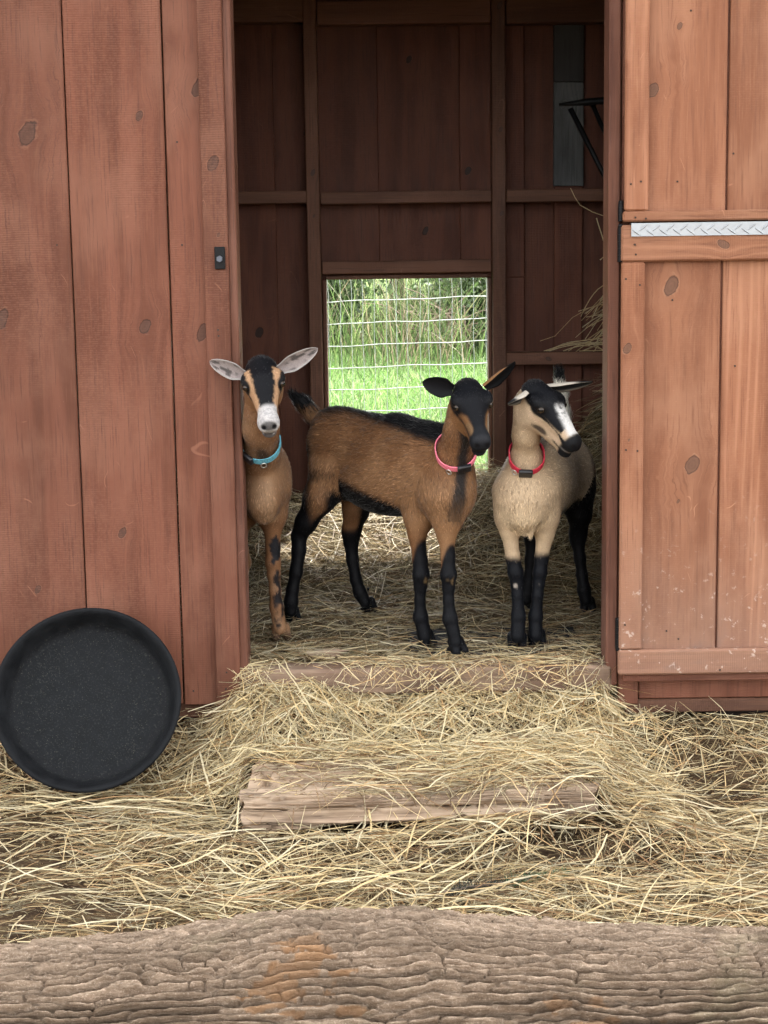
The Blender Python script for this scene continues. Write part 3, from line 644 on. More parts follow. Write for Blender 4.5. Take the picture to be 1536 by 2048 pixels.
# ---------------------------------------------------------------- goats
class Body:
    """a continuous animal surface: smooth union of tapered limbs and ellipsoids, polygonised by surface nets"""
    def __init__(s): s.pr = []
    def cone(s, a, b, ra, rb, k=.02, tag='', flow=None):
        a = np.asarray(a, float); b = np.asarray(b, float); s.pr.append(('c', a, b, ra, rb, k, tag, unit(b-a) if flow is None else unit(flow)))
    def chain(s, pts, rs, k=.02, tag='', flow=None):
        for i in range(len(pts)-1): s.cone(pts[i], pts[i+1], rs[i], rs[i+1], k, tag, flow)
    def ell(s, c, R, rad, k=.03, tag='', flow=(0, 1, -.3)):
        s.pr.append(('e', np.asarray(c, float), np.asarray(R, float), np.asarray(rad, float), None, k, tag, unit(np.asarray(flow, float))))
    def sub(s, c, r, k=.006): s.pr.append(('s', np.asarray(c, float), None, r, None, k, '', np.array([0, 0, -1.])))
    @staticmethod
    def dist(p, pr):
        if pr[0] == 'c':
            a, b, ra, rb = pr[1:5]; ba = b-a; L2 = max(ba @ ba, 1e-10); pa = p-a
            h = np.clip((pa @ ba)/L2, 0, 1); return np.linalg.norm(pa-h[..., None]*ba, axis=-1)-(ra+(rb-ra)*h)
        if pr[0] == 'e':
            q = (p-pr[1]) @ pr[2].T; r = pr[3]; k0 = np.linalg.norm(q/r, axis=-1); k1 = np.linalg.norm(q/(r*r), axis=-1)
            return np.where(k0 < 1e-6, -r.min(), k0*(k0-1)/np.maximum(k1, 1e-9))
        return np.linalg.norm(p-pr[1], axis=-1)-pr[3]
    def bounds(s, pr):
        if pr[0] == 'c': lo = np.minimum(pr[1]-pr[3], pr[2]-pr[4]); hi = np.maximum(pr[1]+pr[3], pr[2]+pr[4])
        elif pr[0] == 'e': m = pr[3].max(); lo = pr[1]-m; hi = pr[1]+m
        else: lo = pr[1]-pr[3]; hi = pr[1]+pr[3]
        return lo-pr[5]*1.2-.012, hi+pr[5]*1.2+.012
    def at(s, p):
        d = np.full(p.shape[:-1], 9.0)
        for pr in s.pr:
            e = s.dist(p, pr); k = pr[5]
            if pr[0] == 's': h = np.clip(.5-.5*(d+e)/k, 0, 1); d = d*(1-h)-e*h+k*h*(1-h)
            else: h = np.clip(.5+.5*(d-e)/k, 0, 1); d = d*(1-h)+e*h-k*h*(1-h)
        return d
    def mesh(s, h=.004):
        bs = [s.bounds(p) for p in s.pr]; lo = np.min([b[0] for b in bs], 0); hi = np.max([b[1] for b in bs], 0)
        n = np.ceil((hi-lo)/h).astype(int)+2; D = np.full(n, .5, np.float32)
        ax = [lo[i]+np.arange(n[i])*h for i in range(3)]
        for pr, (bl, bh) in zip(s.pr, bs):
            i0 = np.clip(np.floor((bl-lo)/h).astype(int), 0, n-1); i1 = np.clip(np.ceil((bh-lo)/h).astype(int)+1, 1, n)
            sl_ = tuple(slice(a, b) for a, b in zip(i0, i1))
            p = np.stack(np.meshgrid(*[ax[i][sl_[i]] for i in range(3)], indexing='ij'), -1)
            e = s.dist(p, pr); d = D[sl_]; k = pr[5]
            if pr[0] == 's': hh = np.clip(.5-.5*(d+e)/k, 0, 1); D[sl_] = d*(1-hh)-e*hh+k*hh*(1-hh)
            else: hh = np.clip(.5+.5*(d-e)/k, 0, 1); D[sl_] = d*(1-hh)+e*hh-k*hh*(1-hh)
        ins = D < 0; nc = n-1
        cs = np.zeros(nc, int)
        for dx in (0, 1):
            for dy in (0, 1):
                for dz in (0, 1): cs += ins[dx:dx+nc[0], dy:dy+nc[1], dz:dz+nc[2]]
        act = (cs > 0) & (cs < 8); idx = np.full(nc, -1, np.int64); C = np.argwhere(act); idx[act] = np.arange(len(C))
        acc = np.zeros((len(C), 3)); cnt = np.zeros(len(C))
        for a in range(3):
            o1, o2 = [q for q in range(3) if q != a]
            for u in (0, 1):
                for v in (0, 1):
                    c0 = C.copy(); c0[:, o1] += u; c0[:, o2] += v; c1 = c0.copy(); c1[:, a] += 1
                    d0 = D[tuple(c0.T)]; d1 = D[tuple(c1.T)]; m = (d0 < 0) != (d1 < 0)
                    tt = np.where(m, d0/np.where(m, d0-d1, 1), 0); q = c0.astype(float); q[:, a] += tt
                    acc[m] += q[m]; cnt[m] += 1
        V = lo+acc/cnt[:, None]*h
        F = []
        for a in range(3):
            o1, o2 = (a+1) % 3, (a+2) % 3
            s0 = [slice(None)]*3; s1 = [slice(None)]*3; s0[a] = slice(0, -1); s1[a] = slice(1, None)
            ch = ins[tuple(s0)] != ins[tuple(s1)]; E = np.argwhere(ch); inn = ins[tuple(s0)][ch]
            ok = (E[:, o1] > 0) & (E[:, o2] > 0) & (E[:, o1] < nc[o1]) & (E[:, o2] < nc[o2]); E = E[ok]; inn = inn[ok]
            qs = []
            for (u, v) in ((-1, -1), (0, -1), (0, 0), (-1, 0)):
                c = E.copy(); c[:, o1] += u; c[:, o2] += v; qs.append(idx[tuple(c.T)])
            q = np.stack(qs, -1); q[~inn] = q[~inn][:, ::-1]; F.append(q)
        F = np.vstack(F); F = F[(F >= 0).all(1)]
        # relax slightly
        for _ in range(2):
            sm = np.zeros_like(V); ct = np.zeros(len(V))
            for k in range(4): np.add.at(sm, F[:, k], V[F[:, (k+1) % 4]]); np.add.at(ct, F[:, k], 1)
            V = V*.5+.5*sm/np.maximum(ct, 1)[:, None]
        return V, F
    def normals(s, V, F):
        fn = np.cross(V[F[:, 2]]-V[F[:, 0]], V[F[:, 3]]-V[F[:, 1]]); N = np.zeros_like(V)
        for k in range(4): np.add.at(N, F[:, k], fn)
        return unit(N)
    def nearest(s, V):
        best = np.full(len(V), 9.); bi = np.zeros(len(V), int)
        for i, pr in enumerate(s.pr):
            if pr[0] == 's': continue
            d = s.dist(V, pr); m = d < best; best[m] = d[m]; bi[m] = i
        tags = np.array([p[6] for p in s.pr]); fl = np.array([p[7] for p in s.pr])
        return tags[bi], fl[bi]

M_coat = mat_col('goat_coat', .6, .12, 420.0, .28)
M_fur = mat_col('goat_fur', .5, .16, 200.0, .1)
M_fur.node_tree.nodes['Principled BSDF'].inputs['Sheen Weight'].default_value = .1
t = NT('goat_eye'); x_, y_, z_ = t.sep(t.obj())
rr = t.math('SQRT', t.math('ADD', t.math('POWER', t.math('ABSOLUTE', x_), 2.0), t.math('POWER', t.math('ABSOLUTE', z_), 2.0)))
pup = t.math('MULTIPLY', t.ramp(t.math('ABSOLUTE', z_), .0028, .0018), t.ramp(t.math('ABSOLUTE', x_), .0066, .0056))
ec = t.mix(t.ramp(rr, .0078, .0088), (.028, .018, .010), (.004, .0035, .003)); ec = t.mix(pup, ec, (.004, .004, .004)); M_eye = t.fin(ec, .15, None, .35)
M_wet = mat_plain('goat_nose', (.03, .032, .036), .35, 0, .5)
M_plastic = mat_plain('black_buckle', (.012, .012, .014), .35, 0, .5)
M_steel = mat_plain('ring_steel', (.6, .6, .58), .3, .9)

def rp(px, Y): return px*(Y+4.30)/FPX
def J(px, py, Y): return P(px, py, Y)
def chainpx(B, L, k=.018, tag='', flow=None):
    B.chain([J(a, b, y) for a, b, y, r in L], [rp(r, y) for a, b, y, r in L], k, tag, flow)
def tendon(B, L, tg):
    pts = [J(a, b, y)+np.array([0, .55*rp(r, y)+.004, 0]) for a, b, y, r in L]; B.chain(pts, [rp(r, y)*.50 for a, b, y, r in L], .006, tg, (0, 0, -1))
def hoof(B, c, fwd, r, tag='hoof'):
    r = r*1.08
    """cloven hoof: two toes, c = ground point"""
    fwd = unit(np.array([fwd[0], fwd[1], 0])); lf = np.array([-fwd[1], fwd[0], 0])
    for s_ in (-1, 1):
        dc = c+np.array([0, 0, r*3.2])-fwd*r*.75+lf*s_*r*.42; B.cone(dc, dc-np.array([0, 0, r*.35]), r*.26, r*.18, .006, tag, (0, 0, -1))   # dewclaws
        a = c+lf*s_*r*.54+np.array([0, 0, r*1.55])-fwd*r*.15; b = c+lf*s_*r*.62+fwd*r*.75+np.array([0, 0, r*.50])
        B.cone(a, b, r*.60, r*.46, .005, tag, (0, 0, -1)); B.cone(b-fwd*r*1.3, b, r*.42, r*.46, .004, tag, (0, 0, -1))
def frame(axis, up=(0, 0, 1)):
    a = unit(axis); u = np.asarray(up, float); u = unit(u-a*(u @ a)); l = np.cross(u, a); return np.array([a, l, u])

def head(B, c, n, up, sc=1.1):
    """c = cranium centre; rows of H: forward (to the nose), left, up"""
    H = frame(n, up)
    def w(x, y, z): return c+(x*H[0]+y*H[1]+z*H[2])*sc
    back = -H[0]
    B.ell(w(.000, 0, -.002), H, np.array([.047, .041, .039])*sc, .015, 'head', back)
    B.ell(w(-.032, 0, .006), H, np.array([.026, .029, .026])*sc, .015, 'head', back)
    for s_ in (-1, 1):
        B.ell(w(.009, s_*.033, .016), H, np.array([.022, .016, .014])*sc, .010, 'head', back)
        B.ell(w(.002, s_*.023, -.030), H, np.array([.036, .018, .030])*sc, .018, 'head', back)
        B.ell(w(.116, s_*.010, -.013), H, np.array([.018, .0125, .017])*sc, .008, 'head', back)
    B.cone(w(.020, 0, .003), w(.108, 0, -.006), .035*sc, .0175*sc, .016, 'head', back)
    B.cone(w(-.003, 0, -.039), w(.098, 0, -.032), .026*sc, .0180*sc, .016, 'head', back)
    B.ell(w(.111, 0, -.0415), H, np.array([.018, .0170, .0115])*sc, .005, 'head', back)
    B.ell(w(.111, 0, -.014), H, np.array([.021, .0215, .022])*sc, .010, 'head', back)
    for s_ in (-1, 1):
        B.sub(w(.134, s_*.0125, -.006), .0048*sc, .004)
        B.cone(w(.118, s_*.006, -.0255), w(.085, s_*.022, -.022), .0001, .0001, .0005, 'head', back)
    return H, w

def ear(parent, name, base, dirn, face, L, W, colf, curl=.35, fold=.6):
    """cupped leaf-shaped ear; face = direction the open side looks"""
    d = unit(dirn); f = np.asarray(face, float); f = unit(f-d*(f @ d)); sd = np.cross(d, f)
    nu, nv = 22, 13; u = np.linspace(0, 1, nu); v = np.linspace(-1, 1, nv); U, Vv = np.meshgrid(u, v, indexing='ij')
    wd = W*.5*np.clip((.80+.42*U-.15*U**2)*np.clip(1-U**2.1, 0, 1)**.62*1.12, .0, 1.2)*(.62+.38*sstep(0, .35, U))
    ang = Vv*(fold*(1.5-.9*U)+.25)
    rr_ = wd/np.maximum(np.sin(np.minimum(fold*(1.5-.9*U)+.25, 1.5)), .2)
    lx = np.sin(ang)*rr_; lz = (1-np.cos(ang))*rr_
    cen = base+d*(U*L)[..., None]+f*(curl*L*.35*U**2)[..., None]
    pin = cen+sd*lx[..., None]+f*lz[..., None]
    th = .0024*(1-.6*U)*(1-.75*Vv**2)+.0006
    out = pin-f*(th*2)[..., None]
    V = np.concatenate([pin.reshape(-1, 3), out.reshape(-1, 3)]); m = nu*nv
    i = np.arange(nu-1)[:, None]*nv; j = np.arange(nv-1)[None]; a = (i+j).ravel()
    F1 = np.stack([a, a+1, a+nv+1, a+nv], -1); F2 = F1[:, ::-1]+m
    e0 = np.arange(nu-1)*nv; R1 = np.stack([e0, e0+nv, e0+nv+m, e0+m], -1); e1 = e0+nv-1; R2 = np.stack([e1+nv, e1, e1+m, e1+nv+m], -1)
    e2 = (nu-1)*nv+np.arange(nv-1); R3 = np.stack([e2, e2+1, e2+1+m, e2+m], -1)
    ci = colf(U, Vv, True).reshape(-1, 3); cu = colf(U, Vv, False).reshape(-1, 3)
    return link(name, mesh_np(name, V, [np.vstack([F1, F2, R1, R2, R3])], col=np.concatenate([ci, cu]), smooth=True), M_coat, parent)

def fur(parent, V, F, N, tags, flow, col, n, lens, wid=.0019):
    """short coat hairs lying along the flow"""
    ar = np.linalg.norm(np.cross(V[F[:, 2]]-V[F[:, 0]], V[F[:, 3]]-V[F[:, 1]]), axis=1)
    ar = ar*np.where(np.isin(tags[F[:, 0]], ['head', 'neck']), 2.6, 1.0); fi = rng.choice(len(F), n, p=ar/ar.sum()); wts = rng.dirichlet((1, 1, 1, 1), n)
    q = F[fi]; mix = lambda A: (A[q]*wts[..., None]).sum(1)
    r = mix(V); nn = unit(mix(N)); fl = mix(flow)+rng.normal(0, .22, (n, 3)); fl = unit(fl-nn*(fl*nn).sum(1, keepdims=True))
    L = lens[q[:, 0]]*rng.uniform(.6, 1.25, n); keep = L > .002
    r, nn, fl, L = r[keep], nn[keep], fl[keep], L[keep]; c = mix(col)[keep]; n = len(r)
    L = L*1.35; nn0 = nn; d = unit(fl+nn*rng.uniform(.18, .55, (n, 1))); sd = unit(np.cross(nn, d)); 
    Vs, Fs, k = strips(r-nn*.0012, d, L, np.full(n, wid)*rng.uniform(.7, 1.3, n), -nn*(L*.30)[:, None], sd, 2, .12)
    c = np.repeat(np.clip(c*rng.uniform(.55, 1.55, (n, 1)), 0, 1), k, 0)
    return tag(link('fur', mesh_np('fur', Vs.reshape(-1, 3), Fs, col=c, smooth=True, normals=np.repeat(unit(nn0+rng.normal(0, .22, nn0.shape)), k, 0)), M_fur, parent), kind='stuff')

def collar(parent, B, c, axis, mat, fwd, wid=.019, buckle=0.0, ringa=.5, slack=.011):
    """band round the neck: c on the neck axis, axis = band normal"""
    A = frame(axis, fwd); a, l, f = A   # a normal, f towards the front
    n = 56; an = np.linspace(0, 2*np.pi, n, endpoint=False); ring = []
    for q in an:
        dr = np.cos(q)*f+np.sin(q)*l; ts = np.linspace(.01, .14, 130); dv = B.at(c+ts[:, None]*dr); i = np.argmax(dv > 0) if (dv > 0).any() else 129
        ring.append(ts[i])
    ring = np.array(ring)
    for _ in range(6): ring = np.maximum(ring, (np.roll(ring, 1)+np.roll(ring, -1))/2)*.5+.5*(np.roll(ring, 1)+ring*2+np.roll(ring, -1))/4
    ring = ring+.003+slack*np.maximum(0, np.cos(an))
    dirs = np.cos(an)[:, None]*f+np.sin(an)[:, None]*l
    prof = [(-.5, 0), (-.5, .0028), (.5, .0028), (.5, 0)]
    V = np.concatenate([c+dirs*(ring+p[1])[:, None]+a*wid*p[0] for p in prof]); k = 4
    i = np.arange(k)[:, None]*n; i2 = ((np.arange(k)+1) % k)[:, None]*n; j = np.arange(n)[None]; j2 = (j+1) % n
    F = np.stack([i+j, i2+j, i2+j2, i+j2], -1).reshape(-1, 4)
    o = link('collar', mesh_np('collar', V, F), mat, parent)
    def on(q, up=.004): 
        dr = np.cos(q)*f+np.sin(q)*l; return c+dr*(np.interp(q % (2*np.pi), np.append(an, 2*np.pi), np.append(ring, ring[0]))+up), dr
    p, dr = on(buckle)
    R = np.array([np.cross(a, dr), dr, a]).T
    bm = box_bm(.036, .011, wid*1.35, .004, 2); m4 = Matrix([list(R[r])+[p[r]] for r in range(3)]+[[0, 0, 0, 1]])
    bm.transform(m4); link('buckle', bm_mesh('buckle', bm, True), M_plastic, o)
    p, dr = on(ringa, .005); tt = np.cross(a, dr); q = np.linspace(0, 2*np.pi, 17)
    pts = p+np.cos(q)[:, None]*tt*.007-a*.012+np.sin(q)[:, None]*(-a)*.009
    link('collar_ring', tube_mesh('collar_ring', pts, .0016, 6), M_steel, o)
    return o

def cmix(c, f, d): f = np.clip(f, 0, 1)[:, None]; return c*(1-f)+np.asarray(d)*f
def hl(V, c, H, sc): return ((V-c) @ H.T)/sc
def eyes(parent, w, H, sc):
    for s_ in (-1, 1):
        c = w(.0260, s_*.0380, .0118); bm = bmesh.new(); bmesh.ops.create_uvsphere(bm, u_segments=20, v_segments=14, radius=.0084*sc)
        out = unit(H[1]*s_*.86+H[0]*.42+H[2]*.25); yv = out; xv = unit(np.cross(np.array([0, 0, 1.]), yv)); zv = np.cross(xv, yv)
        o = link('eye', bm_mesh('eye', bm, True), M_eye, parent, tuple(c))
        o.rotation_euler = Matrix(np.array([xv, yv, zv]).T.tolist()).to_euler()

BLACK = np.array([.0030, .0031, .0040]); BROWN = np.array([.205, .105, .052]); 

def finish(name, label, B, colf, w, H, c, sc, furn, lenf, loc):
    root = empty(name, loc)
    V, F = B.mesh(.0040); N = B.normals(V, F); tags, flow = B.nearest(V)
    hv = hl(V, c, H, sc)
    col = colf(V, N, tags, hv)
    col = np.clip(col*(.86+.28*fbm(V[:, 0]*60+V[:, 1]*40, V[:, 2]*60, 3, 71))[:, None], 0, 1)
    body = link('body', mesh_np('body', V, F, col=col, smooth=True), M_coat, root)
    tag(root, label, 'goat')
    L = lenf(V, N, tags, hv); fur(root, V, F, N, tags, flow, col, furn, L)
    eyes(root, w, H, sc)
    return root

def face_common(col, hv, h, cheek, facec):
    """eye rims, nostrils and mouth line, in head coordinates"""
    x, y, z = hv.T; ay = np.abs(y)
    er = np.sqrt((x-.0265)**2+(ay-.041)**2+(z-.012)**2); col = cmix(col, h*sstep(.019, .014, er), (.006, .006, .007))
    nd = np.sqrt(((x-.134))**2+(ay-.0125)**2+(z+.006)**2); col = cmix(col, h*sstep(.0085, .005, nd), (.004, .004, .005))
    ml = h*sstep(.0034, .0014, np.abs(z+.0325-.02*np.clip(.11-x, 0, .1)))*sstep(.075, .088, x); col = cmix(col, ml*.85, (.008, .008, .009))
    return col

# ============ goat in the middle
def goat_middle():
    B = Body(); fwd = np.array([.62, -.78, 0])
    ax = unit(J(890, 960, .14)-J(690, 900, .46)); ax[2] *= .5; R = frame(ax); bk = -ax+np.array([0, 0, -.35])
    B.ell(J(782, 925, .30), R, [.235, .088, .112], .05, 'barrel', bk)
    B.ell(J(770, 960, .32), R, [.185, .092, .092], .05, 'barrel', bk)
    B.ell(J(862, 945, .19), R, [.125, .084, .115], .05, 'barrel', bk)
    B.ell(J(684, 885, .44), R, [.112, .082, .090], .05, 'barrel', bk)
    B.cone(J(668, 842, .46), J(800, 862, .28), .026, .030, .05, 'barrel', bk); B.cone(J(800, 862, .28), J(885, 878, .18), .030, .030, .05, 'barrel', bk)
    B.ell(J(896, 985, .10), R, [.075, .072, .080], .045, 'chest', (.1, -.2, -1))
    # neck
    chainpx(B, [(893, 950, .14, 44), (912, 905, .08, 31), (921, 865, .05, 27), (926, 825, .03, 28)], .035, 'neck', (-.2, .3, -1))
    sc = 1.10; c = J(941, 803, .0); n = (.16, -.74, -.65)
    H, w = head(B, c, n, (.02, -.5, 1), sc)
    B.cone(w(-.03, 0, -.02), J(921, 865, .045), .031*sc, rp(27, .03), .025, 'neck', (0, .3, -1))
    # fore legs
    chainpx(B, [(852, 985, .17, 42), (838, 1035, .165, 26), (834, 1070, .16, 17.5)], .03, 'foreR', (0, 0, -1))
    chainpx(B, [(834, 1070, .16, 17.5), (840, 1120, .155, 14), (842, 1150, .147, 16.5), (841, 1172, .15, 12.5), (840, 1200, .15, 10.3), (841, 1235, .15, 14.8), (847, 1258, .145, 12.5), (850, 1274, .14, 13.5)], .010, 'foreR', (0, 0, -1))
    tendon(B, [(842, 1160, .15, 15), (840, 1195, .15, 11), (841, 1236, .15, 14)], 'foreR'); tendon(B, [(897, 1160, .07, 15), (897, 1195, .068, 11), (900, 1238, .065, 14)], 'foreL')
    hoof(B, PZ(852, 1293, .155), fwd, .0205, 'foreR')
    chainpx(B, [(893, 1000, .09, 42), (894, 1040, .085, 25), (893, 1070, .08, 18)], .03, 'foreL', (0, 0, -1))
    chainpx(B, [(893, 1070, .08, 18), (896, 1115, .075, 13.5), (897, 1150, .067, 15.8), (897, 1175, .07, 12), (897, 1200, .068, 10.3), (900, 1238, .065, 14.8), (906, 1262, .06, 12.5), (911, 1284, .055, 13.5)], .010, 'foreL', (0, 0, -1))
    hoof(B, PZ(913, 1308, .155), fwd, .0205, 'foreL')
    # hind legs
    B.ell(J(664, 925, .42), frame((.15, -.1, -1.)), [.105, .045, .062], .04, 'thighR', (-.2, .1, -1))
    chainpx(B, [(662, 945, .40, 46), (640, 995, .39, 30), (612, 1045, .40, 19), (598, 1072, .41, 15)], .025, 'hindR', (-.3, .1, -1))
    chainpx(B, [(598, 1072, .41, 15.5), (598, 1100, .40, 14), (592, 1145, .385, 12.5), (585, 1180, .38, 12), (582, 1203, .375, 14), (582, 1222, .37, 12)], .010, 'hindR', (0, 0, -1))
    hoof(B, PZ(584, 1241, .172), (.4, -.9, 0), .0185, 'hindR')
    B.ell(J(712, 940, .50), frame((.1, -.1, -1.)), [.095, .05, .055], .04, 'thighL', (-.2, .1, -1))
    chainpx(B, [(712, 975, .49, 36), (712, 1020, .49, 24), (703, 1062, .50, 16.5), (702, 1085, .505, 14)], .025, 'hindL', (0, 0, -1))
    chainpx(B, [(702, 1085, .505, 14.5), (705, 1120, .50, 12), (712, 1160, .49, 11.5), (720, 1185, .485, 13), (730, 1204, .48, 12)], .010, 'hindL', (0, 0, -1))
    hoof(B, PZ(737, 1223, .172), (.5, -.85, 0), .0185, 'hindL')
    # tail, held up
    chainpx(B, [(655, 858, .50, 20), (632, 836, .52, 15), (610, 812, .545, 13.5), (590, 795, .56, 8)], .02, 'tail', (-.6, .3, .8))
    def colf(V, N, tags, hv):
        n_ = len(V); col = np.tile(np.array([.170, .082, .037]), (n_, 1)); nz = fbm(V[:, 0]*14+V[:, 1]*9, V[:, 2]*14, 3, 81)-.5
        col = cmix(col, sstep(.42, .62, fbm(V[:, 0]*5-V[:, 1]*5, V[:, 2]*7, 3, 82)), (.235, .125, .061))
        nf = fbm(V[:, 0]*70+V[:, 1]*40, V[:, 2]*60, 3, 79)-.5; z = V[:, 2]; is_h = tags == 'head'
        ztop = np.interp(V[:, 0], [-.2, -.09, .06, .16], [.742, .752, .722, .700])
        trunk = np.isin(tags, ['barrel', 'thighR', 'thighL', 'chest', 'tail'])
        dors = trunk*sstep(.0, .024, z-(ztop-.012)+nz*.03); col = cmix(col, dors, BLACK)
        zbel = np.interp(V[:, 0], [-.18, -.12, -.02, .06, .10], [.615, .60, .572, .535, .47])
        bel = (tags == 'barrel')*sstep(.0, .022, zbel-z+nz*.03)*sstep(.13, .08, V[:, 0]); col = cmix(col, bel, BLACK)
        hip = np.isin(tags, ['thighR', 'thighL', 'hindR', 'hindL', 'barrel'])
        back = hip*sstep(.02, -.02, (V-J(638, 930, .45)) @ np.array([.8, -.4, .15])+nz*.03)*sstep(.70, .66, z); col = cmix(col, back, BLACK)
        # hind legs black with a brown inner streak
        lg = np.isin(tags, ['hindR', 'hindL']); streak = sstep(-.1, .4, -N[:, 0]*.9-N[:, 1]*.5+nz*.6)*sstep(.40, .43, z)*sstep(.60, .56, z-.5*(V[:, 0]+.19)+nz*.04)
        front = lg*sstep(.62, .58, z+nz*.03)*(1-.92*streak); col = cmix(col, front, BLACK); col = cmix(col, lg*sstep(.43, .40, z), BLACK)
        fg = np.isin(tags, ['foreR', 'foreL']); knee = .405+nz*.02+.045*np.clip(-N[:, 0]*.6+N[:, 1]*.7, -1, 1)*(-1)
        col = cmix(col, fg*sstep(.012, -.012, z-knee), (.0040, .0045, .0060))
        for (a, b, y) in ((851, 1158, .14), (900, 1160, .055)):
            d = np.linalg.norm((V-J(a, b, y))*[1, .7, 1.2], axis=1); col = cmix(col, fg*sstep(.015, .006, d+nf*.03), (.13, .085, .042))
        # black throat stripe on the neck
        nk = np.isin(tags, ['neck', 'chest']); xs = np.interp(z, [.45, .60, .70, .78], [J(902, 1040, .05)[0], J(920, 1000, .05)[0], J(929, 930, .03)[0], J(934, 880, .02)[0]])
        col = cmix(col, nk*sstep(.024, .008, np.abs(V[:, 0]-xs)+nz*.022)*(N[:, 1] < .1)*(.55+.45*sstep(.5, .6, z)), (.020, .016, .014))
        col = cmix(col, (tags == 'tail')*sstep(.15, .6, N[:, 2]*.7+N[:, 1]*.5-N[:, 0]*.5+nz*.5), BLACK)
        h = is_h.astype(float); x, y, zz = hv.T; ay = np.abs(y)
        hc = np.tile(np.array([.185, .092, .040]), (n_, 1))
        nz2 = nz*.01
        lim = np.interp(x, [.015, .035, .06, .09, .11], [.060, .034, .021, .0140, .017]); blk = sstep(.003, -.003, ay-lim+nz2)*sstep(-.012, .0, zz+.008); hc = cmix(hc, blk, (.0050, .0055, .0075))
        hc = cmix(hc, sstep(.0, .008, zz-.004+nz2)*(x < .03), (.0050, .0055, .0075))
        hc = cmix(hc, sstep(.085, .100, x+nz2), (.011, .012, .0145))
        hc = cmix(hc, sstep(.0055, .0025, np.abs(zz+.010+.12*x)+nz2)*sstep(.03, .05, x)*sstep(.100, .085, x)*(ay > .014), (.015, .016, .02))
        d = np.sqrt(((x-.084)/.020)**2+((ay-.0185)/.009)**2+((zz+.0)/.012)**2)*np.where(y < 0, 1, 1.5); hc = cmix(hc, sstep(1.15, .7, d+nz*.6), (.19, .115, .06))
        d = np.sqrt(((x-.118)/.012)**2+(zz/.014)**2+(y/.02)**2); hc = cmix(hc, sstep(1.2, .6, d)*.75, (.024, .025, .029))
        hc = cmix(hc, sstep(-.030, -.045, x)*sstep(.0, .03, zz)*.6, (.022, .015, .011))
        hc = face_common(hc, hv, np.ones(n_), None, None)
        return col*(1-h)[:, None]+hc*h[:, None]
    def lenf(V, N, tags, hv):
        L = np.full(len(V), .014); L[np.isin(tags, ['foreR', 'foreL', 'hindR', 'hindL'])] = .006; L = np.where(np.isin(tags, ['foreR', 'foreL', 'hindR', 'hindL']) & (V[:, 2] > .46), .006+.009*sstep(.46, .56, V[:, 2]), L); L[tags == 'head'] = .0055; L[tags == 'neck'] = .010; L[tags == 'tail'] = .026
        L = np.where((tags == 'barrel') & (N[:, 2] > .55), .022, L); L = np.where((tags == 'head') & (hv[:, 0] < -.03) & (hv[:, 2] > .0), .012, L); return np.where((tags == 'head') & (hv[:, 0] > .09), 0, L)
    r = finish('goat', 'brown goat with black dorsal stripe, black face and pink collar, standing between two others', B, colf, w, H, c, sc, 60000, lenf, tuple(PZ(760, 1270, .15)))
    def ec(U, V_, inner):
        c_ = np.tile(BLACK, U.shape+(1,)).astype(float)
        if not inner: m = (sstep(.55, .42, U+.25*V_))[..., None]; c_ = c_*(1-m)+np.array([.23, .115, .05])*m
        else: c_ = c_*1.3
        return c_
    ear(r, 'ear', w(-.030, -.036, .012), J(862, 768, .005)-w(-.030, -.036, .012), (-.2, -1, -.1), .080, .054, ec, .1, .35)
    ear(r, 'ear', w(-.030, .036, .014), J(1018, 733, .02)-w(-.030, .036, .014), (.7, -.6, -.6), .100, .050, ec, .05, .6)
    collar(r, B, J(919, 905, .06), (-.05, -.74, .67), mat_plain('pink_webbing', (.78, .20, .27), .7, 0, .2, 400, .15), (0, -1, -.3), .017, -.18, .55)
    return r

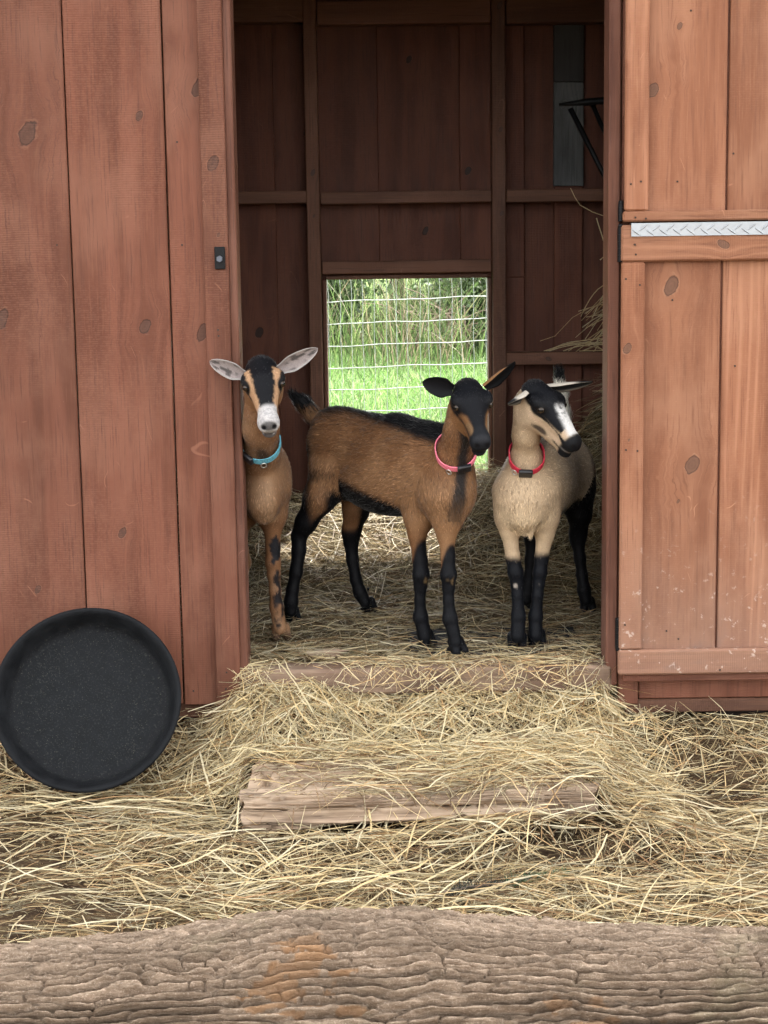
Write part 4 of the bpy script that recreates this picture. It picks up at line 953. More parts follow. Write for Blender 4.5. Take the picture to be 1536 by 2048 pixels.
# ============ goat at the left jamb
def goat_left():
    B = Body(); fwd = np.array([.10, -1, 0])
    ax = unit(np.array([.34, -1, .02])); R = frame(ax); bk = -ax+np.array([0, 0, -.35])
    B.ell(J(502, 945, .42), R, [.245, .084, .115], .05, 'barrel', bk)
    B.ell(J(518, 950, .24), R, [.13, .072, .112], .05, 'barrel', bk)
    B.ell(J(470, 925, .66), R, [.12, .085, .10], .05, 'barrel', bk)
    B.ell(J(523, 985, .13), R, [.075, .054, .078], .04, 'chest', (.0, -.2, -1))
    B.cone(J(524, 1010, .09), J(526, 1030, .10), .026, .012, .035, 'chest', (0, 0, -1))
    chainpx(B, [(524, 940, .16, 42), (523, 900, .07, 34), (522, 865, .0, 29), (521, 830, -.045, 29)], .035, 'neck', (0, .3, -1))
    sc = 1.12; c = J(526, 762, -.09); n = (.13, -.74, -.66)
    H, w = head(B, c, n, (-.05, -.5, 1), sc)
    B.cone(w(-.03, 0, -.02), J(521, 850, -.02), .034*sc, rp(30, 0), .03, 'neck', (0, .3, -1))
    chainpx(B, [(540, 985, .18, 38), (545, 1030, .18, 25), (545, 1055, .18, 17.5)], .03, 'foreL', (0, 0, -1))
    chainpx(B, [(545, 1055, .18, 17.5), (546, 1095, .18, 14), (546, 1125, .178, 15), (548, 1150, .178, 12.5), (550, 1180, .175, 11.5), (553, 1215, .172, 13.5), (557, 1240, .17, 12.5), (560, 1256, .165, 14)], .010, 'foreL', (0, 0, -1))
    tendon(B, [(547, 1135, .178, 14), (550, 1175, .175, 11), (553, 1215, .172, 14)], 'foreL')
    hoof(B, PZ(562, 1280, .152), (.25, -1, 0), .0215, 'foreL')
    chainpx(B, [(496, 985, .22, 38), (484, 1030, .22, 25), (478, 1055, .22, 17.5)], .03, 'foreR', (0, 0, -1))
    chainpx(B, [(478, 1055, .22, 17.5), (482, 1095, .22, 14), (487, 1125, .22, 15), (482, 1150, .22, 12.5), (478, 1180, .22, 11.5), (476, 1215, .215, 13.5), (474, 1240, .21, 12.5), (473, 1256, .21, 14)], .010, 'foreR', (0, 0, -1))
    hoof(B, PZ(473, 1276, .152), (.0, -1, 0), .0215, 'foreR')
    for (a, b, y, tg) in ((415, 1225, .62, 'hindR'), (478, 1222, .64, 'hindL')):
        chainpx(B, [(a+8, 960, y+.04, 46), (a+4, 1010, y+.04, 28), (a, 1060, y+.08, 17), (a, 1080, y+.08, 14), (a, 1140, y+.03, 11.5), (a, 1185, y+.01, 13)], .02, tg, (0, 0, -1))
        hoof(B, np.array([J(a, 1200, y)[0], y, .165]), (.1, -1, 0), .019, tg); B.cone(J(a, 1185, y+.01), np.array([J(a, 1200, y)[0], y, .20]), rp(13, y), .017, .01, tg, (0, 0, -1))
    chainpx(B, [(452, 880, .76, 18), (448, 850, .80, 14), (446, 820, .81, 8)], .02, 'tail', (0, .3, 1))
    def colf(V, N, tags, hv):
        n_ = len(V); nz = fbm(V[:, 0]*14+V[:, 1]*9, V[:, 2]*14, 3, 84)-.5; z = V[:, 2]; nf = fbm(V[:, 0]*70+V[:, 1]*40, V[:, 2]*45, 3, 79)-.5
        col = np.tile(np.array([.162, .079, .038]), (n_, 1)); col = cmix(col, sstep(.4, .65, fbm(V[:, 0]*6, V[:, 2]*6, 3, 85)), (.215, .120, .064))
        ch = (tags == 'chest')*sstep(.05, .02, np.abs(V[:, 0]-J(524, 1000, .08)[0])+nz*.02)*(N[:, 1] < 0)*sstep(.65, .60, z); col = cmix(col, ch*.6, (.30, .19, .11))
        trunk = tags == 'barrel'; col = cmix(col, trunk*sstep(.55, .8, N[:, 2]+nz*.3), BLACK); col = cmix(col, trunk*sstep(-.4, -.7, N[:, 2]+nz*.3), BLACK)
        nk = tags == 'neck'; d = np.sqrt(((V[:, 0]-J(526, 915, .02)[0])/.018)**2+((z-Z_(526, 915, .02))/.030)**2); col = cmix(col, nk*(N[:, 1] < .1)*sstep(1.25, .6, d+nz*.5)*.85, (.05, .035, .025))
        fg = np.isin(tags, ['foreR', 'foreL']); zk = Z_(550, 1100, .17)
        xm = np.where(tags == 'foreL', J(550, 1100, .17)[0], J(482, 1100, .2)[0])
        d = np.sqrt(((V[:, 0]-xm)/.013)**2+((z-zk)/.030)**2); col = cmix(col, fg*(N[:, 1] < .2)*sstep(1.25, .75, d+nf*2.2), (.010, .010, .012))
        xm = np.where(tags == 'foreL', J(557, 1190, .17)[0], J(480, 1190, .2)[0]); d = np.sqrt(((V[:, 0]-xm)/.010)**2+((z-Z_(555, 1195, .17))/.065)**2); col = cmix(col, fg*(N[:, 1] < .5)*sstep(1.25, .6, d+nf*2.2), (.012, .0095, .010))
        col = cmix(col, fg*sstep(.185, .165, z)*.75, (.05, .03, .022))
        col = cmix(col, np.isin(tags, ['hindR', 'hindL'])*sstep(.5, .44, z), BLACK)
        h = (tags == 'head').astype(float); x, y, zz = hv.T; ay = np.abs(y); nz2 = nz*.012+(fbm(x*300, y*300, 2, 89)-.5)*.006
        hc = np.tile(np.array([.185, .094, .044]), (n_, 1))
        top = sstep(-.004, .004, zz-.004+nz2); hc = cmix(hc, top, (.0050, .0053, .0070))
        # pale stripe from above each eye down beside the bridge
        ys = np.interp(x, [-.02, .02, .06, .10], [.034, .031, .0245, .019]); st_ = sstep(.0098, .0050, np.abs(ay-ys)+nz2)*sstep(-.018, -.006, x)*sstep(.106, .090, x)*sstep(-.014, -.004, zz); hc = cmix(hc, st_, (.38, .225, .125))
        # dark line from the eye to the corner of the mouth
        zl = np.interp(x, [.0, .03, .09], [.0, -.003, -.017]); dl = sstep(.0075, .004, np.abs(zz-zl)+nz2)*sstep(.0, .02, x)*sstep(.11, .09, x)*(ay > .012); hc = cmix(hc, dl, (.014, .013, .015))
        mz = sstep(.088, .100, x+nz*.03+.15*np.clip(zz+.01, -.02, .02)); hc = cmix(hc, mz, (.45, .43, .42)); hc = cmix(hc, mz*sstep(.5, .62, fbm(x*400, y*400, 2, 87))*.45, (.2, .2, .21))
        d = np.sqrt(((x-.130)/.014)**2+((zz+.004)/.011)**2+(y/.017)**2); hc = cmix(hc, sstep(1.2, .75, d), (.10, .095, .095))
        hc = cmix(hc, (zz < -.036)*sstep(.07, .09, x)*.9, (.05, .045, .045))
        hc = face_common(hc, hv, np.ones(n_), None, None)
        return col*(1-h)[:, None]+hc*h[:, None]
    def lenf(V, N, tags, hv):
        L = np.full(len(V), .012); L[np.isin(tags, ['foreR', 'foreL', 'hindR', 'hindL'])] = .006; L = np.where(np.isin(tags, ['foreR', 'foreL', 'hindR', 'hindL']) & (V[:, 2] > .46), .006+.009*sstep(.46, .56, V[:, 2]), L); L[tags == 'head'] = .0055; L[tags == 'neck'] = .008; L[tags == 'tail'] = .024
        L = np.where((tags == 'head') & (hv[:, 0] < -.03) & (hv[:, 2] > .0), .014, L); return np.where((tags == 'head') & (hv[:, 0] > .09), 0, L)
    r = finish('goat', 'brown goat with white muzzle, striped face and blue collar beside the door jamb', B, colf, w, H, c, sc, 50000, lenf, tuple(PZ(520, 1285, .15)))
    def ec(U, V_, inner):
        if inner:
            c_ = np.tile(np.array([.27, .23, .22]), U.shape+(1,)).astype(float); nn_ = fbm(U*6, V_*3+2, 3, 88)
            m = (sstep(.50, .62, nn_)*sstep(.1, .3, U)*sstep(1.0, .6, np.abs(V_))*.85)[..., None]; c_ = c_*(1-m)+np.array([.045, .04, .038])*m
            m = sstep(.75, .95, np.abs(V_))[..., None]; c_ = c_*(1-m)+np.array([.46, .44, .42])*m; return c_
        return np.tile(np.array([.20, .16, .14]), U.shape+(1,)).astype(float)
    ear(r, 'ear', w(-.016, -.037, .008), J(424, 724, -.07)-w(-.016, -.037, .008), (-.1, -1, -.25), .096, .046, ec, .05, .42)
    ear(r, 'ear', w(-.020, .037, .009), J(634, 697, -.075)-w(-.020, .037, .009), (.3, -1, -.2), .110, .045, ec, .05, .44)
    collar(r, B, J(522, 893, .03), (.0, -.74, .67), mat_plain('blue_webbing', (.10, .30, .38), .65, 0, .2, 300, .35), (0, -1, -.3), .018, .75, -.15)
    return r

# ============ goat at the right jamb
def goat_right():
    B = Body(); ax = unit(np.array([-.27, -1, .0])); R = frame(ax); bk = -ax+np.array([0, 0, -.5])
    TAN = np.array([.45, .33, .21]); GREY = np.array([.33, .265, .195])
    B.ell(J(1092, 955, .34), R, [.23, .088, .115], .05, 'barrel', bk)
    B.ell(J(1066, 965, .20), R, [.13, .082, .105], .05, 'barrel', bk)
    B.ell(J(1128, 945, .50), R, [.115, .080, .092], .05, 'barrel', bk)
    B.ell(J(1050, 1000, .11), R, [.075, .070, .075], .045, 'chest', (0, -.2, -1))
    B.cone(J(1048, 1040, .08), J(1050, 1060, .09), .028, .012, .035, 'chest', (0, 0, -1)); B.cone(J(1060, 1050, .08), J(1062, 1072, .08), .010, .006, .012, 'chest', (0, 0, -1))
    chainpx(B, [(1056, 955, .14, 44), (1052, 915, .10, 25), (1052, 870, .07, 20.5), (1056, 840, .05, 23)], .035, 'neck', (0, .2, -1))
    sc = 1.13; c = J(1085, 806, .02); n = (.56, -.50, -.66)
    H, w = head(B, c, n, (.25, -.35, 1), sc)
    B.cone(w(-.03, 0, -.03), J(1053, 870, .06), .032*sc, rp(21, .05), .025, 'neck', (0, .2, -1))
    chainpx(B, [(1020, 985, .13, 34), (1018, 1035, .125, 24), (1019, 1065, .12, 17)], .03, 'foreR', (0, 0, -1))
    chainpx(B, [(1019, 1065, .12, 17), (1026, 1116, .115, 14), (1031, 1145, .11, 15), (1034, 1168, .11, 12), (1035, 1190, .105, 11), (1037, 1233, .10, 14), (1036, 1258, .095, 13.5), (1035, 1272, .09, 15)], .010, 'foreR', (0, 0, -1))
    tendon(B, [(1031, 1155, .11, 15), (1035, 1190, .105, 11), (1037, 1233, .10, 14)], 'foreR')
    hoof(B, PZ(1034, 1299, .152), (-.05, -1, 0), .0215, 'foreR')
    chainpx(B, [(1084, 985, .13, 34), (1090, 1035, .13, 24), (1090, 1069, .13, 18)], .03, 'foreL', (0, 0, -1))
    chainpx(B, [(1090, 1069, .13, 18), (1083, 1116, .13, 13.5), (1080, 1145, .125, 13.5), (1077, 1168, .125, 11.5), (1075, 1190, .12, 11), (1071, 1233, .12, 14), (1071, 1258, .115, 13), (1072, 1270, .11, 14)], .010, 'foreL', (0, 0, -1))
    hoof(B, PZ(1073, 1292, .152), (.1, -1, 0), .0205, 'foreL')
    B.ell(J(1150, 965, .50), frame((.05, -.1, -1.)), [.11, .040, .065], .04, 'thighL', (0, .1, -1))
    chainpx(B, [(1155, 985, .49, 32), (1160, 1030, .48, 19), (1156, 1068, .50, 15), (1155, 1082, .50, 13)], .025, 'hindL', (0, 0, -1))
    chainpx(B, [(1155, 1080, .50, 13.5), (1160, 1116, .485, 11.5), (1164, 1150, .48, 11), (1168, 1180, .47, 13), (1172, 1200, .465, 12.5)], .010, 'hindL', (0, 0, -1))
    hoof(B, PZ(1175, 1222, .175), (.15, -1, 0), .0185, 'hindL')
    chainpx(B, [(1085, 985, .51, 34), (1072, 1030, .50, 19), (1064, 1075, .52, 14), (1062, 1120, .51, 11), (1058, 1160, .50, 11.5), (1054, 1185, .49, 12.5), (1052, 1200, .485, 12)], .016, 'hindR', (0, 0, -1))
    hoof(B, PZ(1051, 1216, .175), (-.1, -1, 0), .0185, 'hindR')
    chainpx(B, [(1128, 880, .58, 20), (1124, 830, .61, 13), (1121, 790, .62, 12), (1118, 750, .62, 9)], .02, 'tail', (0, .1, 1))
    def colf(V, N, tags, hv):
        n_ = len(V); nz = fbm(V[:, 0]*14+V[:, 1]*9, V[:, 2]*14, 3, 94)-.5; z = V[:, 2]
        col = np.tile(TAN, (n_, 1)); col = cmix(col, sstep(.12, .26, V[:, 1]+nz*.1)*np.isin(tags, ['barrel']), GREY)
        col = cmix(col, sstep(.45, .65, fbm(V[:, 0]*7, V[:, 2]*7, 3, 95))*.5, (.42, .31, .20))
        col = cmix(col, sstep(.40, .62, z)*0+np.isin(tags, ['chest'])*sstep(.56, .50, z)*.5, (.55, .42, .27))
        col = cmix(col, (tags == 'barrel')*sstep(-.45, -.75, N[:, 2]+nz*.4), BLACK)
        col = cmix(col, (tags == 'barrel')*sstep(.82, .95, N[:, 2]+nz*.3)*.7, (.08, .06, .05))
        hg = np.isin(tags, ['hindL', 'hindR', 'thighL']); col = cmix(col, hg*sstep(.0, .02, .63-z+nz*.04), BLACK)
        col = cmix(col, (tags == 'barrel')*sstep(.46, .54, V[:, 1]+nz*.06)*sstep(.62, .56, z), BLACK)
        fg = np.isin(tags, ['foreR', 'foreL']); col = cmix(col, fg*sstep(.012, -.012, z-.405+nz*.02), (.0038, .0045, .0065))
        for (a, b, y) in ((1030, 1172, .09), (1078, 1170, .10)): col = cmix(col, fg*sstep(.009, .005, np.linalg.norm(V-J(a, b, y), axis=1)), (.3, .26, .22))
        nk = tags == 'neck'; col = cmix(col, nk*sstep(.45, .65, fbm(V[:, 0]*12, V[:, 2]*8, 3, 96))*.35, (.30, .20, .12))
        d = np.linalg.norm((V-J(1074, 884, .0))*[1, .8, 1.6], axis=1); col = cmix(col, nk*sstep(.022, .012, d), BLACK)
        tl = tags == 'tail'; col = cmix(col, tl.astype(float), (.72, .68, .58)); col = cmix(col, tl*sstep(Z_(1118, 768, .62)-.008, Z_(1118, 768, .62)+.008, z+nz*.02), BLACK)
        h = (tags == 'head').astype(float); x, y, zz = hv.T; ay = np.abs(y); nz2 = nz*.012
        hc = np.tile(np.array([.45, .33, .215]), (n_, 1))
        top = sstep(-.004, .004, zz-.001+nz2)*(x < .09); ey = sstep(1.15, .8, np.sqrt(((x-.018)/.026)**2+((zz-.008)/.017)**2+((ay-.036)/.03)**2)+nz*.5); hc = cmix(hc, np.maximum(top, ey), (.0045, .0050, .0068))
        # dark stripe along the cheek from the eye to the muzzle, pale stripe below it
        zl = np.interp(x, [.0, .04, .10], [.004, -.002, -.010]); hc = cmix(hc, sstep(.0070, .0040, np.abs(zz-zl)+nz2)*sstep(.0, .015, x)*(ay > .008), (.0045, .0050, .0065))
        zs = np.interp(x, [.0, .03, .09], [-.014, -.017, -.024]); hc = cmix(hc, sstep(.0075, .004, np.abs(zz-zs)+nz2)*sstep(.0, .012, x)*sstep(.105, .09, x), (.50, .36, .245))
        d = np.sqrt(((x-.045)/.020)**2+((zz+.034)/.008)**2); hc = cmix(hc, sstep(1.2, .6, d)*.9, (.03, .022, .02))
        # white bridge
        br_ = sstep(.042, .066, x+nz*.05)*sstep(.024, .015, ay+nz2)*sstep(-.004, .004, zz-.002+.12*np.clip(x-.05, 0, .06))*sstep(.118, .106, x); sp = sstep(.50, .62, fbm(x*210, y*210, 3, 97))*sstep(.085, .045, x)
        hc = cmix(hc, br_*(1-.8*sp), (.56, .55, .53))
        hc = cmix(hc, sstep(.104, .112, x+nz2+.25*np.clip(-zz-.01, -.02, .02)), (.0055, .0058, .0070))
        hc = cmix(hc, sstep(.004, .0015, np.abs(zz+.0265))*sstep(.10, .12, x)*.6, (.3, .28, .27))
        hc = face_common(hc, hv, np.ones(n_), None, None)
        return col*(1-h)[:, None]+hc*h[:, None]
    def lenf(V, N, tags, hv):
        L = np.full(len(V), .011); L[np.isin(tags, ['foreR', 'foreL', 'hindR', 'hindL'])] = .006; L = np.where(np.isin(tags, ['foreR', 'foreL', 'hindR', 'hindL']) & (V[:, 2] > .46), .006+.005*sstep(.46, .56, V[:, 2]), L); L[tags == 'head'] = .0055; L[tags == 'neck'] = .007; L[tags == 'tail'] = .024
        L = np.where((tags == 'head') & (hv[:, 0] < -.03) & (hv[:, 2] > .0), .012, L); return np.where((tags == 'head') & (hv[:, 0] > .09), 0, L)
    r = finish('goat', 'cream goat with black legs and red collar, head turned to the open door', B, colf, w, H, c, sc, 60000, lenf, tuple(PZ(1080, 1290, .15)))
    def ec(U, V_, inner):
        if inner:
            c_ = np.tile(np.array([.012, .0125, .014]), U.shape+(1,)).astype(float); m = sstep(.72, .92, np.abs(V_))[..., None]; return c_*(1-m)+np.array([.22, .195, .16])*m
        c_ = np.tile(np.array([.50, .45, .38]), U.shape+(1,)).astype(float); m = sstep(.55, .75, U)[..., None]; return c_*(1-m)+np.array([.015, .015, .017])*m
    ear(r, 'ear', w(-.030, -.036, .010), J(1028, 800, -.012)-w(-.030, -.036, .010), (.15, -.42, -.95), .058, .048, ec, .05, .6)
    ear(r, 'ear', w(-.032, .034, .014), J(1197, 763, .05)-w(-.032, .034, .014), (.25, -.5, -.9), .118, .046, ec, .0, .6)
    collar(r, B, J(1051, 912, .085), (.0, -.74, .67), mat_plain('red_webbing', (.52, .03, .06), .65, 0, .2, 300, .2), (0, -1, -.3), .018, .05, .62)
    return r
goat_left(); goat_middle(); goat_right()
# ---------------------------------------------------------------- hay
M_hay = mat_col('hay_stalk', .6, .3, 150.0, .2, .28)
t = NT('hay_mat'); pos = t.n('ShaderNodeNewGeometry').outputs['Position']; x_, y_, z_ = t.sep(pos)
n1 = t.noise(t.comb(t.math('MULTIPLY', x_, .35), y_, z_), 130.0, 4.0, .65, 1.5); n2 = t.noise(pos, 11.0, 4.0)
c = t.mix(t.ramp(n1, .35, .65), (.04, .03, .017), (.16, .125, .068)); c = t.mix(t.ramp(n2, .4, .65), c, t.mix(n1, (.05, .035, .02), (.15, .105, .058)))
M_mat = t.fin(c, .95, t.bump(n1, .010), .1)

def hay_out(x, y):
    """top of the hay outside"""
    g = ground_h(x, y)
    yy = np.clip(-y, 0, .6); door = sstep(-.44-.75*yy, -.35-.35*yy, x)*sstep(.60+.35*yy, .55-.1*yy, x)
    top = .086+.045*sstep(.0, -.16, x)+.03*sstep(.42, .55, x)+.05*(fbm(x*7, x*0+3, 3, 109)-.5)
    heap = door*(top-.004+.03*sstep(-.15, .0, -y-.15))*np.clip((y+.40)/.40, 0, 1)**1.15
    front = .035*sstep(-.80, -.68, y)*sstep(-.56, -.60, y)*sstep(-.55, -.3, x)*sstep(.8, .5, x)
    front = front+.030*sstep(-.84, -.66, y)*sstep(-.53, -.58, y)*sstep(.08, .36, x)*sstep(.9, .6, x)
    bank = .02*sstep(-.35, -.05, y)*sstep(-.75, -.45, x)+.02
    lump = (.030+.045*door*sstep(-.5, -.2, y)*sstep(.0, -.08, y))*(fbm(x*5, y*5, 3, 101)-.4)
    h = g+np.maximum(heap, bank*.6)+lump+front+.045*sstep(.44, .52, x)*sstep(.8, .6, x)*sstep(-.60, -.50, y)*sstep(-.20, -.30, y)
    # the step is only partly covered
    on = sstep(-.37, -.33, x)*sstep(.62, .40, x)*sstep(-.60, -.56, y)*sstep(-.20, -.24, y)
    return np.where(on > .5, np.maximum(h, -.016+.018*sstep(.10, .34, x)), h)
def hay_in(x, y):
    base = .142+.02*sstep(.1, .5, y)+.20*sstep(.62, 1.40, y)+.07*sstep(.12, .30, x)*sstep(.8, 1.4, y)
    corner = .46*sstep(.50, .95, x)*sstep(.75, 1.45, y)
    left = .10*sstep(-.2, -.6, x)*sstep(.7, 1.3, y)
    onm = sstep(.02, .06, x)*sstep(.55, .50, x)*sstep(.04, .07, y)*sstep(.42, .36, y)
    base = base*(1-onm)+.147*onm
    return base+corner+left+(1-onm)*.03*(fbm(x*6, y*6, 3, 103)-.4)*sstep(.12, .4, y)

HC = np.array([(.72, .565, .31), (.81, .68, .41), (.62, .465, .245), (.70, .60, .38), (.45, .295, .145), (.85, .75, .51), (.55, .475, .30), (.30, .185, .095)])
def hay(name, label, N, xr, yr, hf, Lr, wr, colw, lift=.02, up=.10, xbias=1.0, mask=None, dim=1.0, drape=1.0, nseg=4, extra=0.0):
    x = rng.uniform(*xr, N); y = rng.uniform(*yr, N)
    if mask is not None: k = rng.random(N) < mask(x, y); x, y = x[k], y[k]; N = len(x)
    az = rng.uniform(0, 2*np.pi, N); dx = np.cos(az)*xbias; dy = np.sin(az); nn = np.hypot(dx, dy); dx /= nn; dy /= nn
    L = Lr[0]+(Lr[1]-Lr[0])*rng.random(N)**2.2; W = rng.uniform(*wr, N)*.9; t_ = np.linspace(-.5, .5, nseg+1)
    cv = rng.normal(0, .08, N); kk = rng.normal(0, .38, N)*(rng.random(N) < .28)
    s = L[:, None]*t_[None]; off = (cv*L)[:, None]*(t_[None]**2)*1.3+(kk*L)[:, None]*np.maximum(0, t_-.1)[None]
    X = x[:, None]+dx[:, None]*s-dy[:, None]*off; Y = y[:, None]+dy[:, None]*s+dx[:, None]*off
    pit = rng.normal(0, up, N)+extra*np.abs(rng.normal(0, 1, N))
    zc = hf(x, y)[:, None]; zd = np.clip(hf(X, Y), zc-.30*np.abs(s)-.004, zc+.45*np.abs(s)+.004)
    Z = drape*zd+(1-drape)*zc+(rng.random(N)**1.6*lift)[:, None]+pit[:, None]*s-(rng.random(N)*.10*L)[:, None]*(t_[None]**2)*2
    Z = np.maximum(Z, zd-.006)
    cen = np.stack([X, Y, Z], -1); tan = unit(np.gradient(cen, axis=1)); roll = rng.uniform(0, np.pi, N)
    upv = np.array([0, 0, 1.]); sd = unit(np.cross(tan, upv)); u2 = np.cross(sd, tan)
    side = sd*np.cos(roll)[:, None, None]+u2*np.sin(roll)[:, None, None]*.8
    wd = W[:, None]*(1-.35*np.abs(t_[None]*2)**3)*.5
    V = np.stack([cen+side*wd[..., None], cen-side*wd[..., None]], 2).reshape(N, -1, 3); k = 2*(nseg+1)
    b = (np.arange(N)*k)[:, None]; j = (np.arange(nseg)*2)[None]; F = np.stack([b+j, b+j+1, b+j+3, b+j+2], -1).reshape(-1, 4)
    c = HC[rng.choice(len(HC), N, p=np.array(colw)/np.sum(colw))]*np.exp(rng.normal(-.05, .32, (N, 1)))*dim
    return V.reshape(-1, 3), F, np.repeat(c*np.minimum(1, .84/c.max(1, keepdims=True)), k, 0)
def merge(name, label, parts, mat):
    Vs, Fs, Cs, o = [], [], [], 0
    for V, F, C in parts: Vs.append(V); Fs.append(F+o); Cs.append(C); o += len(V)
    return tag(link(name, mesh_np(name, np.vstack(Vs), np.vstack(Fs), col=np.vstack(Cs)), mat), label, 'hay', kind='stuff')
W1 = [3, 3, 3, 2, 2.0, 2, 1.6, 2.0]
def m_out(x, y):
    step = (x > -.37)*(x < .46)*(y < -.24)*(y > -.60)
    bare = fbm(x*3.2, y*3.2, 3, 105)
    return np.where(step > 0, .05+.80*sstep(-.15, .22, x+.3*(bare-.5))+.3*sstep(-.32, -.23, y), .20+.80*sstep(.36, .54, bare))
def m_heap(x, y): return sstep(-.55, -.38, x)*sstep(.75, .58, x)*sstep(-.36, -.20, y+.14*sstep(.0, .3, x))
merge('loose_hay', 'loose pale hay strewn over the ground before the shed', [  # lower layers coloured darker, top ones brighter: gap shade put into the colour
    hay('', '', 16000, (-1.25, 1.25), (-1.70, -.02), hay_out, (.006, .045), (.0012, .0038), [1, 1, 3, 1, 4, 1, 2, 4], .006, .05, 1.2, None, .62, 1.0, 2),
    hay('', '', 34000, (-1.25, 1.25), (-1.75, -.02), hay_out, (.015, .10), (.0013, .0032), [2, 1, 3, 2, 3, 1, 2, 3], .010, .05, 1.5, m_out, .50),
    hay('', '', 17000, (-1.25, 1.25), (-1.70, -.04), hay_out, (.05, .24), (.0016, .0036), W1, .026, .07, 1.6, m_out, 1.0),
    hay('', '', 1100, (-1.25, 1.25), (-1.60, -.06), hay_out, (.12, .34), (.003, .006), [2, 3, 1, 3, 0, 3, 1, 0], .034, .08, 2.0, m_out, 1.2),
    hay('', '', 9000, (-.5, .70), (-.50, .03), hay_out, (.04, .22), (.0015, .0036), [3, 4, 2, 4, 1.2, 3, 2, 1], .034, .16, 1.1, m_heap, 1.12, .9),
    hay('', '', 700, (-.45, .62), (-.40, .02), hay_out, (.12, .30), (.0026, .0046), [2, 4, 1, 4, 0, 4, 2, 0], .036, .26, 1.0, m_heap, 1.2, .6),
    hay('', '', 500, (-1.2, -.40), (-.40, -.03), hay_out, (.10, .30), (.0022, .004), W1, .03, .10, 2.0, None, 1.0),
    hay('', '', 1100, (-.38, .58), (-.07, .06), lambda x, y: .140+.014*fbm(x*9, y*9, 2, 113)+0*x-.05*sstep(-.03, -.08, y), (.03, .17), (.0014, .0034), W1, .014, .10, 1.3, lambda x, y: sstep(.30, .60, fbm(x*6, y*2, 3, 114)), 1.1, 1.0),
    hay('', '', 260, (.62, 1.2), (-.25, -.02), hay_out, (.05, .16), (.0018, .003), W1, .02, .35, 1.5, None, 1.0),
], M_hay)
# bedding inside: a matted base and loose stalks over it
bx = np.linspace(-1.5, 1.44, 110); by = np.linspace(.058, 1.50, 60); BX, BY = np.meshgrid(bx, by, indexing='ij'); BZ = hay_in(BX, BY)+.004*(vn(BX*60, BY*60, 107)-.5)
nb = len(by); ii = (np.arange(len(bx)-1)[:, None]*nb+np.arange(nb-1)[None]).ravel()
tag(link('hay_bedding', mesh_np('hay_bedding', np.stack([BX, BY, BZ], -1).reshape(-1, 3), np.stack([ii, ii+nb, ii+nb+1, ii+1], -1), smooth=True), M_mat), 'trampled hay bedding covering the shed floor', 'hay', kind='stuff')
def m_sheet(x, y): return np.where((x > .05)*(x < .16)*(y > .09)*(y < .34), .12, 1.0)
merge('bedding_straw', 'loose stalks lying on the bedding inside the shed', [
    hay('', '', 11000, (-.75, 1.0), (.05, 1.48), hay_in, (.03, .16), (.0016, .003), [2, 1, 3, 2, 3, .6, 2, 3], .012, .06, 1.2, m_sheet, .38),
    hay('', '', 6500, (-.75, 1.0), (.06, 1.46), hay_in, (.06, .26), (.0018, .0034), W1, .03, .10, 1.2, m_sheet, .48),
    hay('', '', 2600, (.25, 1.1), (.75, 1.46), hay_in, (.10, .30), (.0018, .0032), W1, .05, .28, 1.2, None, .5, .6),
    hay('', '', 700, (-.36, .55), (.04, .20), hay_in, (.05, .2), (.0018, .0036), W1, .03, .15, 1.2, m_sheet, .66),
], M_hay)
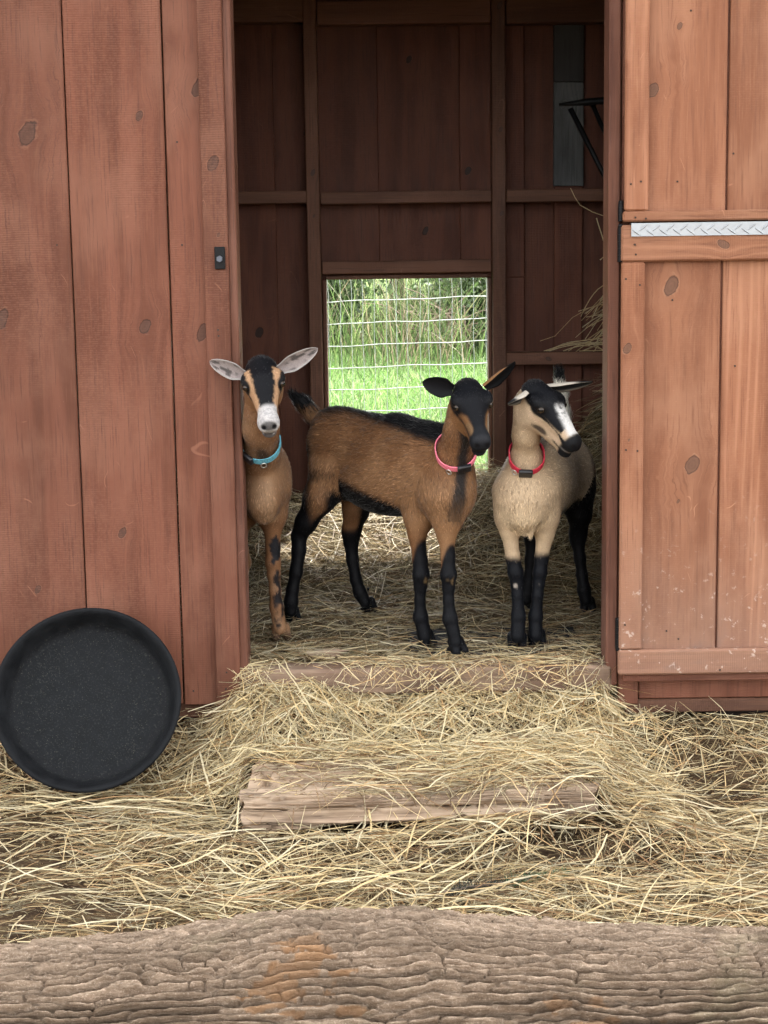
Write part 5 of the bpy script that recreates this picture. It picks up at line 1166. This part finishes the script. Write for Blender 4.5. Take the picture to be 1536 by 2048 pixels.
# wisps on the girt and rack in the corner
wv, wf, wc, o = [], [], [], 0
wis = []
for k in range(46):
    a = P(rng.uniform(1150, 1215), rng.uniform(620, 705), 1.40); e = a+np.array([rng.uniform(.08, .30), rng.uniform(-.05, .05), rng.uniform(.03, .22)])
    if k > 34: a = P(rng.uniform(1085, 1180), 702, 1.45); e = a+np.array([rng.uniform(.1, .3), 0, rng.uniform(0, .03)])
    mid = (a+e)/2+np.array([0, rng.uniform(-.02, .02), rng.uniform(0, .06)]); tt = np.linspace(0, 1, 7)[:, None]; wis.append((1-tt)**2*a+2*(1-tt)*tt*mid+tt**2*e)
wis.append(np.array([P(*q, 1.35) for q in ((1080, 682), (1110, 672), (1145, 635), (1180, 615), (1215, 605), (1240, 600), (1260, 598))]))
wis.append(np.array([P(*q, 1.30) for q in ((1141, 376), (1150, 395), (1160, 410), (1185, 424), (1205, 431), (1235, 434), (1255, 434))]))
wis.append(np.array([P(*q, 1.30) for q in ((1193, 436), (1197, 450), (1203, 468), (1208, 485), (1212, 500), (1209, 512), (1200, 520))]))
for pts in wis:
    tn = unit(np.gradient(pts, axis=0)); sd = unit(np.cross(tn, [0, 1, .2])); ww = rng.uniform(.0010, .0017)
    wv.append(np.stack([pts+sd*ww, pts-sd*ww], 1).reshape(-1, 3)); q = np.arange(6)*2+o; wf.append(np.stack([q, q+1, q+3, q+2], -1)); wc.append(np.tile(HC[rng.integers(0, 5)]*.75, (14, 1))); o += 14
tag(link('hay_wisps', mesh_np('hay_wisps', np.vstack(wv), np.vstack(wf), col=np.vstack(wc)), M_hay), 'thin wisps of hay caught on the girt in the shed corner', 'hay', kind='stuff')
# evergreen sprig on the ground
spg = empty('evergreen_sprig', tuple(PZ(1050, 1775, -.12))); tag(spg, 'small dark green evergreen sprig lying in the hay behind the log', 'sprig')
pts = np.array([PZ(a, b, -.115) for a, b in ((890, 1795), (940, 1785), (1000, 1778), (1040, 1772), (1085, 1765), (1135, 1760))]); pts[:, 2] += .012
link('stem', tube_mesh('stem', pts, np.linspace(.003, .0015, 6), 6), M_twig, spg)
n = 900; u = rng.random(n); r = np.stack([np.interp(u, np.linspace(0, 1, 6), pts[:, i]) for i in range(3)], -1); tn = unit(pts[-1]-pts[0])
d = unit(tn*.5+unit(rng.normal(0, 1, (n, 3)))*[1, 1, .6]); V, F, k = strips(r, d, rng.uniform(.010, .028, n), np.full(n, .0016), np.zeros((n, 3)), unit(np.cross(d, [0, 0, 1.])), 1, .4)
cg = np.where(u[:, None] > .45, np.array([[.035, .12, .06]]), np.array([[.035, .045, .04]]))*rng.uniform(.6, 1.6, (n, 1))
link('needles', mesh_np('needles', V.reshape(-1, 3), F, col=np.repeat(cg, k, 0)), M_hay, spg)
